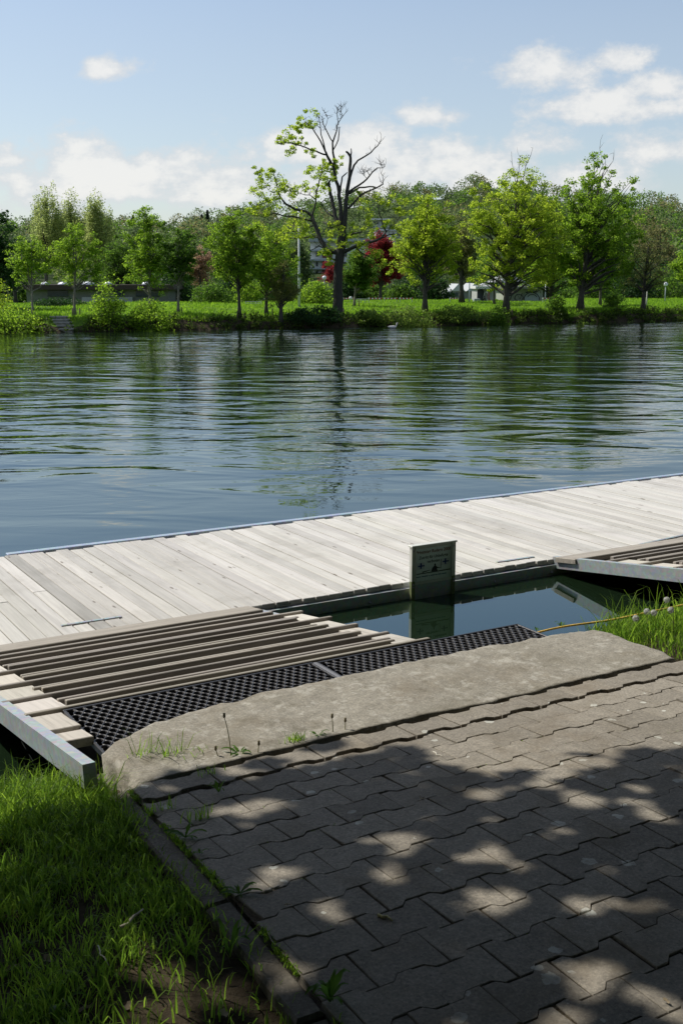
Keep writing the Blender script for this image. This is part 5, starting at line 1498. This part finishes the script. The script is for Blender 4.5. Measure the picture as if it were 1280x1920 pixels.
pole(1211, 546, 568, 66, 2.2, plain('post_grey', (.4, .4, .36), .7), 'grey post behind the sparse brownish trunk')

# tree stakes
M_STAKE = plain('stake_wood', (0.09, 0.07, 0.05), .9)
smb = None
for px, y, D, lab in ((54, 586, 49.3, 'the slim young tree before the pavilion'), (136.5, 580, 50.2, 'the trunk of the tree above the steps'), (150, 582, 50.3, 'the tree above the steps, standing apart'), (341, 584, 51.8, 'the small dark round tree'), (445, 587, 51.3, 'the full round tree, nearest its trunk'), (458, 588, 51.3, 'the full round tree, apart from its trunk'), (511, 586, 52.5, 'the loose shaded tree'), (673, 574, 60, 'the dark green sapling'), (644, 591, 53.5, 'the foot of the great tree'), (959, 588, 57, 'the large spreading tree'), (1094, 583, 59.6, 'the tallest broad tree'), (1131, 574, 65, 'the slender dark tree')):
    p = at(px, y, D); p[2] = gz(p) - .05
    if smb is None:
        m = MB(); m.tube([(0, 0, 0), (0, 0, .36)], [.028, .026], 7); m.lathe([(.026, .36), (.004, .40)], (0, 0, 0), 7); smb = m.build('tree_stake', M_STAKE, None, p); o = smb
    else: o = copy_obj(smb, None, p)
    tag(o, 'dark wooden stake beside ' + lab, 'stake', 'tree stakes')

# path, railings and barriers
PATHM = plain('pale_path', (0.42, 0.40, 0.36), .9, 0, .1, 1)
V = []
for x in np.linspace(-200, 1500, 40):
    for D in (86, 90):
        p = at(x, 545, D); V.append((p[0], p[1], gz(p) + .03))
idx = np.arange(80).reshape(40, 2)
npmesh('path', V, np.stack([idx[:-1, 0], idx[1:, 0], idx[1:, 1], idx[:-1, 1]], -1), PATHM)['kind'] = 'structure'
M_BAR = plain('barrier_red', (0.45, 0.05, 0.04), .5)
def barrier(x0, x1, y, D, label):
    p = at((x0 + x1) / 2, y + 6, D); root = empty('barrier', p, label, 'barrier', 'red and white barriers along the path')
    n = 8
    for k in range(n):
        m = MB(); facing_box(m, x0 + (x1 - x0) * k / n, x0 + (x1 - x0) * (k + 1) / n - .02, y, y + 2.4, D, .05)
        o = m.build('stripe_board', M_BAR if k % 2 else M_WHITE, root); o.matrix_parent_inverse = Matrix.Translation(root.location).inverted()
    for x in (x0 + 1, x1 - 2):
        m = MB(); facing_box(m, x, x + 1, y - 1, y + 8, D, .05, .06); o = m.build('leg', M_BLOCK2, root); o.matrix_parent_inverse = Matrix.Translation(root.location).inverted()
for k, (x0, x1, lab) in enumerate(((642, 664, 'just past the great trunk'), (690, 716, 'below the copper-red tree'), (719, 745, 'between the copper-red and yellow-green trees'), (748, 774, 'reaching the yellow-green tree'), (842, 862, 'by the brownish shaded tree'), (1016, 1040, 'by the yellow post'))):
    barrier(x0, x1, 558.5, 70, 'red and white striped barrier ' + lab)
def railing(x0, x1, y0, y1, D, label):
    p = at((x0 + x1) / 2, y1, D); root = empty('railing', p, label, 'railing', 'metal railings'); M = M_POLE
    for (a, b_, c, d) in ((x0, x1, y0, y0 + .8), (x0, x1, (y0 + y1) / 2, (y0 + y1) / 2 + .6)):
        m = MB(); facing_box(m, a, b_, c, d, D, .04); o = m.build('rail', M, root); o.matrix_parent_inverse = Matrix.Translation(root.location).inverted()
    for x in np.linspace(x0, x1 - .8, 4):
        m = MB(); facing_box(m, x, x + .8, y0, y1 + 3, D, .04, .045); o = m.build('rail_post', M, root); o.matrix_parent_inverse = Matrix.Translation(root.location).inverted()
railing(460, 490, 565, 571, 64, 'low grey metal railing between two young trees'); railing(668, 692, 560, 565, 66, 'low grey railing behind the sapling')
sg = root_at('round_sign', 657, 68, 'small round white sign on a post beside the great trunk', 'sign')
m = MB(); p = at(657, 559, 68); 
m.tube([tuple(p), tuple(p + fwh * .04)], [3.4 / ppm(68)] * 2, 12); o = m.build('disc', M_WHITE, sg); o.matrix_parent_inverse = Matrix.Translation(sg.location).inverted()
part(sg, 'post', M_BLOCK2, 656.5, 657.5, 560, 572, 68.1, .04)

# parked cars far back (roofs only peep over the lawn)
def car(px, y, D, col, label):
    p = at(px, y, D); root = empty('parked_car', p, label, 'car', 'cars parked beyond the lawn'); root.rotation_euler = (0, 0, -(math.pi / 2 - TH))
    k = 1 / ppm(D); L = 26 * k; H = 9 * k
    m = MB(); prof = [(-L / 2, 0), (-L / 2, H * .5), (-L * .42, H * .6), (-L * .22, H), (L * .18, H), (L * .34, H * .6), (L / 2, H * .5), (L / 2, 0)]
    n = len(prof); W = L * .38
    m.add([(a, -W / 2, b_) for a, b_ in prof] + [(a, W / 2, b_) for a, b_ in prof], [tuple(range(n)), tuple(reversed(range(n, 2 * n)))] + [(i, n + i, n + (i + 1) % n, (i + 1) % n) for i in range(n)])
    m.build('body', plain('car_%s' % label.split()[0], col, .25, .2), root)
    m = MB(); m.add([(-L * .36, -W / 2 - .01, H * .62), (L * .28, -W / 2 - .01, H * .62), (L * .16, -W / 2 - .01, H * .93), (-L * .21, -W / 2 - .01, H * .93)], [(0, 1, 2, 3)]); m.build('window', M_GLASS, root)
    for s in (-.3, .3):
        m = MB(); m.tube([(L * s, -W / 2 - .02, .02), (L * s, -W / 2 + .1, .02)], [H * .24] * 2, 10); m.build('wheel', M_RUBBER, root)
car(1058, 565, 92, (.45, .47, .5), 'silver parked car glimpsed past the tallest tree'); car(1178, 564, 94, (.7, .7, .7), 'white parked car glimpsed by the sparse brownish tree')

# duck
def duck():
    p = onz(735, 615.5, 0.0)
    root = empty('duck', p, 'small pale duck swimming below the far bank', 'duck'); root.rotation_euler = (0, 0, -(math.pi / 2 - TH))
    m = MB(); seg = 10; prof = [(-.20, .02, .10), (-.14, .06, .09), (0, .10, .075), (.12, .085, .08), (.18, .04, .10)]
    V = []
    for x, r_, z in prof:
        for k in range(seg):
            a = 2 * math.pi * k / seg; V.append((x, r_ * math.cos(a), z * .7 + r_ * .75 * math.sin(a)))
    for x, y, z, r_ in ((.19, 0, .14, .035), (.20, 0, .19, .038), (.22, 0, .23, .042), (.23, 0, .26, .03)):
        for k in range(seg):
            a = 2 * math.pi * k / seg; V.append((x + r_ * math.cos(a) * .9, r_ * math.sin(a), z))
    n = len(V) // seg
    F = [(i * seg + k, i * seg + (k + 1) % seg, (i + 1) * seg + (k + 1) % seg, (i + 1) * seg + k) for i in range(n - 1) for k in range(seg)] + [tuple(range(seg)), tuple(reversed(range((n - 1) * seg, n * seg)))]
    m.add(V, F, True); m.build('body', plain('duck_feather', (.55, .53, .5), .8, 0, .2, 20), root)
    m = MB(); m.add([(.26, -.015, .235), (.26, .015, .235), (.33, 0, .225), (.26, 0, .25)], [(0, 1, 2), (0, 2, 3), (1, 3, 2), (0, 3, 1)]); m.build('bill', plain('duck_bill', (.5, .33, .05), .5), root)
duck()

# ================================================================== THE TREE OVER THE CAMERA (its shade falls on the paving)
def shade_tree():
    g = np.random.default_rng(123)
    # edge of the shade on the paving, as seen
    edge = [(-300, 1545), (0, 1532), (120, 1505), (200, 1478), (320, 1452), (470, 1436), (560, 1412), (610, 1378), (665, 1372), (720, 1392), (770, 1418), (820, 1462), (880, 1448), (940, 1428), (1000, 1450), (1060, 1462), (1120, 1440), (1180, 1412), (1260, 1402), (1330, 1420), (1700, 1400)]
    E = np.array([onpave(x, y)[:2] for x, y in edge]); E = E[np.argsort(E[:, 0])]
    # leaves whose shadows fall on the paving in view: clumps with gaps between them
    n = 30000
    u = g.uniform(-0.8, 6.4, n); v = g.uniform(0.4, 3.45, n)
    lim = np.interp(u, E[:, 0], E[:, 1]) + (fbm(u * 5, v * 5, 3) - 0.44) * 0.62
    dd = lim - v
    hole = fbm(u * 9.0 + 9, v * 9.0 + 4, 2) - 0.05 + 0.06 * ((u < 1.08) & (v < 3.05))
    dens = np.where(hole < 0.290, 0.0, np.where(hole < 0.312, 0.3, 1.0)) * np.clip(dd / 0.10, 0, 1)
    k = g.random(n) < dens
    u, v = u[k], v[k]; dd = dd[k]
    h = 3.3 + 1.3 * g.random(len(u)) + 0.25 * np.clip(dd, 0, 3)
    C = np.stack([u, v, pz(v)], 1) + S[None, :] * (h / S[2])[:, None]
    root_p = np.array([-3.4, 0.6, 0.40])
    root = empty('shade_tree', root_p, 'tall tree overhead whose leaves shade the paving', 'tree')
    C = C - root_p
    # maple-like leaf: star of ten corners
    m_ = len(C); L = 0.078 * g.uniform(.7, 1.25, m_)
    nrm = S[None, :] * .7 + g.normal(size=(m_, 3)) * .45; nrm /= np.linalg.norm(nrm, axis=1)[:, None]
    t = np.cross(nrm, g.normal(size=(m_, 3))); t /= np.linalg.norm(t, axis=1)[:, None]; b_ = np.cross(nrm, t)
    ang = np.linspace(0, 2 * math.pi, 10, endpoint=False); rad = np.array([1, .62, .95, .58, .8, .35, .8, .58, .95, .62])
    V = np.stack([C + (t * (math.cos(a) * r_) + b_ * (math.sin(a) * r_)) * L[:, None] for a, r_ in zip(ang, rad)], 1).reshape(-1, 3)
    npmesh('crown', V, np.arange(m_ * 10).reshape(m_, 10), LM['dark'], root)
    # unseen extra crown, added to block sky light: wide behind the viewer, low-hanging rim
    n = 130000
    u = g.uniform(-17, 20, n); v = g.uniform(-17, 13, n)
    e = np.hypot((u - 1.5) / 18, np.where(v > -4, (v + 4.0) / 18, (v + 4.0) / 13))
    k = (e < 1) & ~((u > -0.8) & (u < 6.4) & (v > 0.4)) & ((v < np.interp(u, E[:, 0], E[:, 1]) - .25) | (u < -1.8))
    u, v, e = u[k], v[k], e[k]
    top = 6.5 - 3.2 * e ** 2; low = 4.2 - 3.4 * np.clip((e - .45) / .5, 0, 1) ** 1.5
    h = low + (top - low).clip(.6) * g.random(len(u)); h = np.where((v > -1.5) & (u > -3.5), np.maximum(h, 3.3), h)
    C2 = np.stack([u, v, np.full(len(u), PZ)], 1) + S[None, :] * (h / S[2])[:, None] - root_p
    V, F = leaves(C2, .36, g, .5)
    npmesh('sky_block_crown', V, F, LM['dark'], root)
    mb = MB()
    mb.tube([(0, 0, -.2), (.05, .1, 1.2), (.2, .4, 2.6), (.5, 1.0, 4.2), (1.0, 1.6, 5.6)], [.30, .22, .19, .16, .10], 10)
    print('shade leaves', m_)
    for q in range(46):
        tgt = C[g.integers(m_)]; f = g.uniform(.45, 1.0)
        s0 = np.array([.2 + .8 * (f - .45) / .55, .4 + 1.2 * (f - .45) / .55, 2.6 + 3.0 * (f - .45) / .55])
        if tgt[2] < s0[2] - .3: continue
        P = limb(mb, s0, tgt, .06, .008, g, 6, .05, .03)
        for w in range(4):
            s1 = P[2 + w % 3]; d = np.linalg.norm(C - s1, axis=1); c = np.argsort(d)[g.integers(5, 60)]
            limb(mb, s1, C[c], .016, .005, g, 4, 0, .03)
    mb.build('trunk', BARK_D, root)
shade_tree()
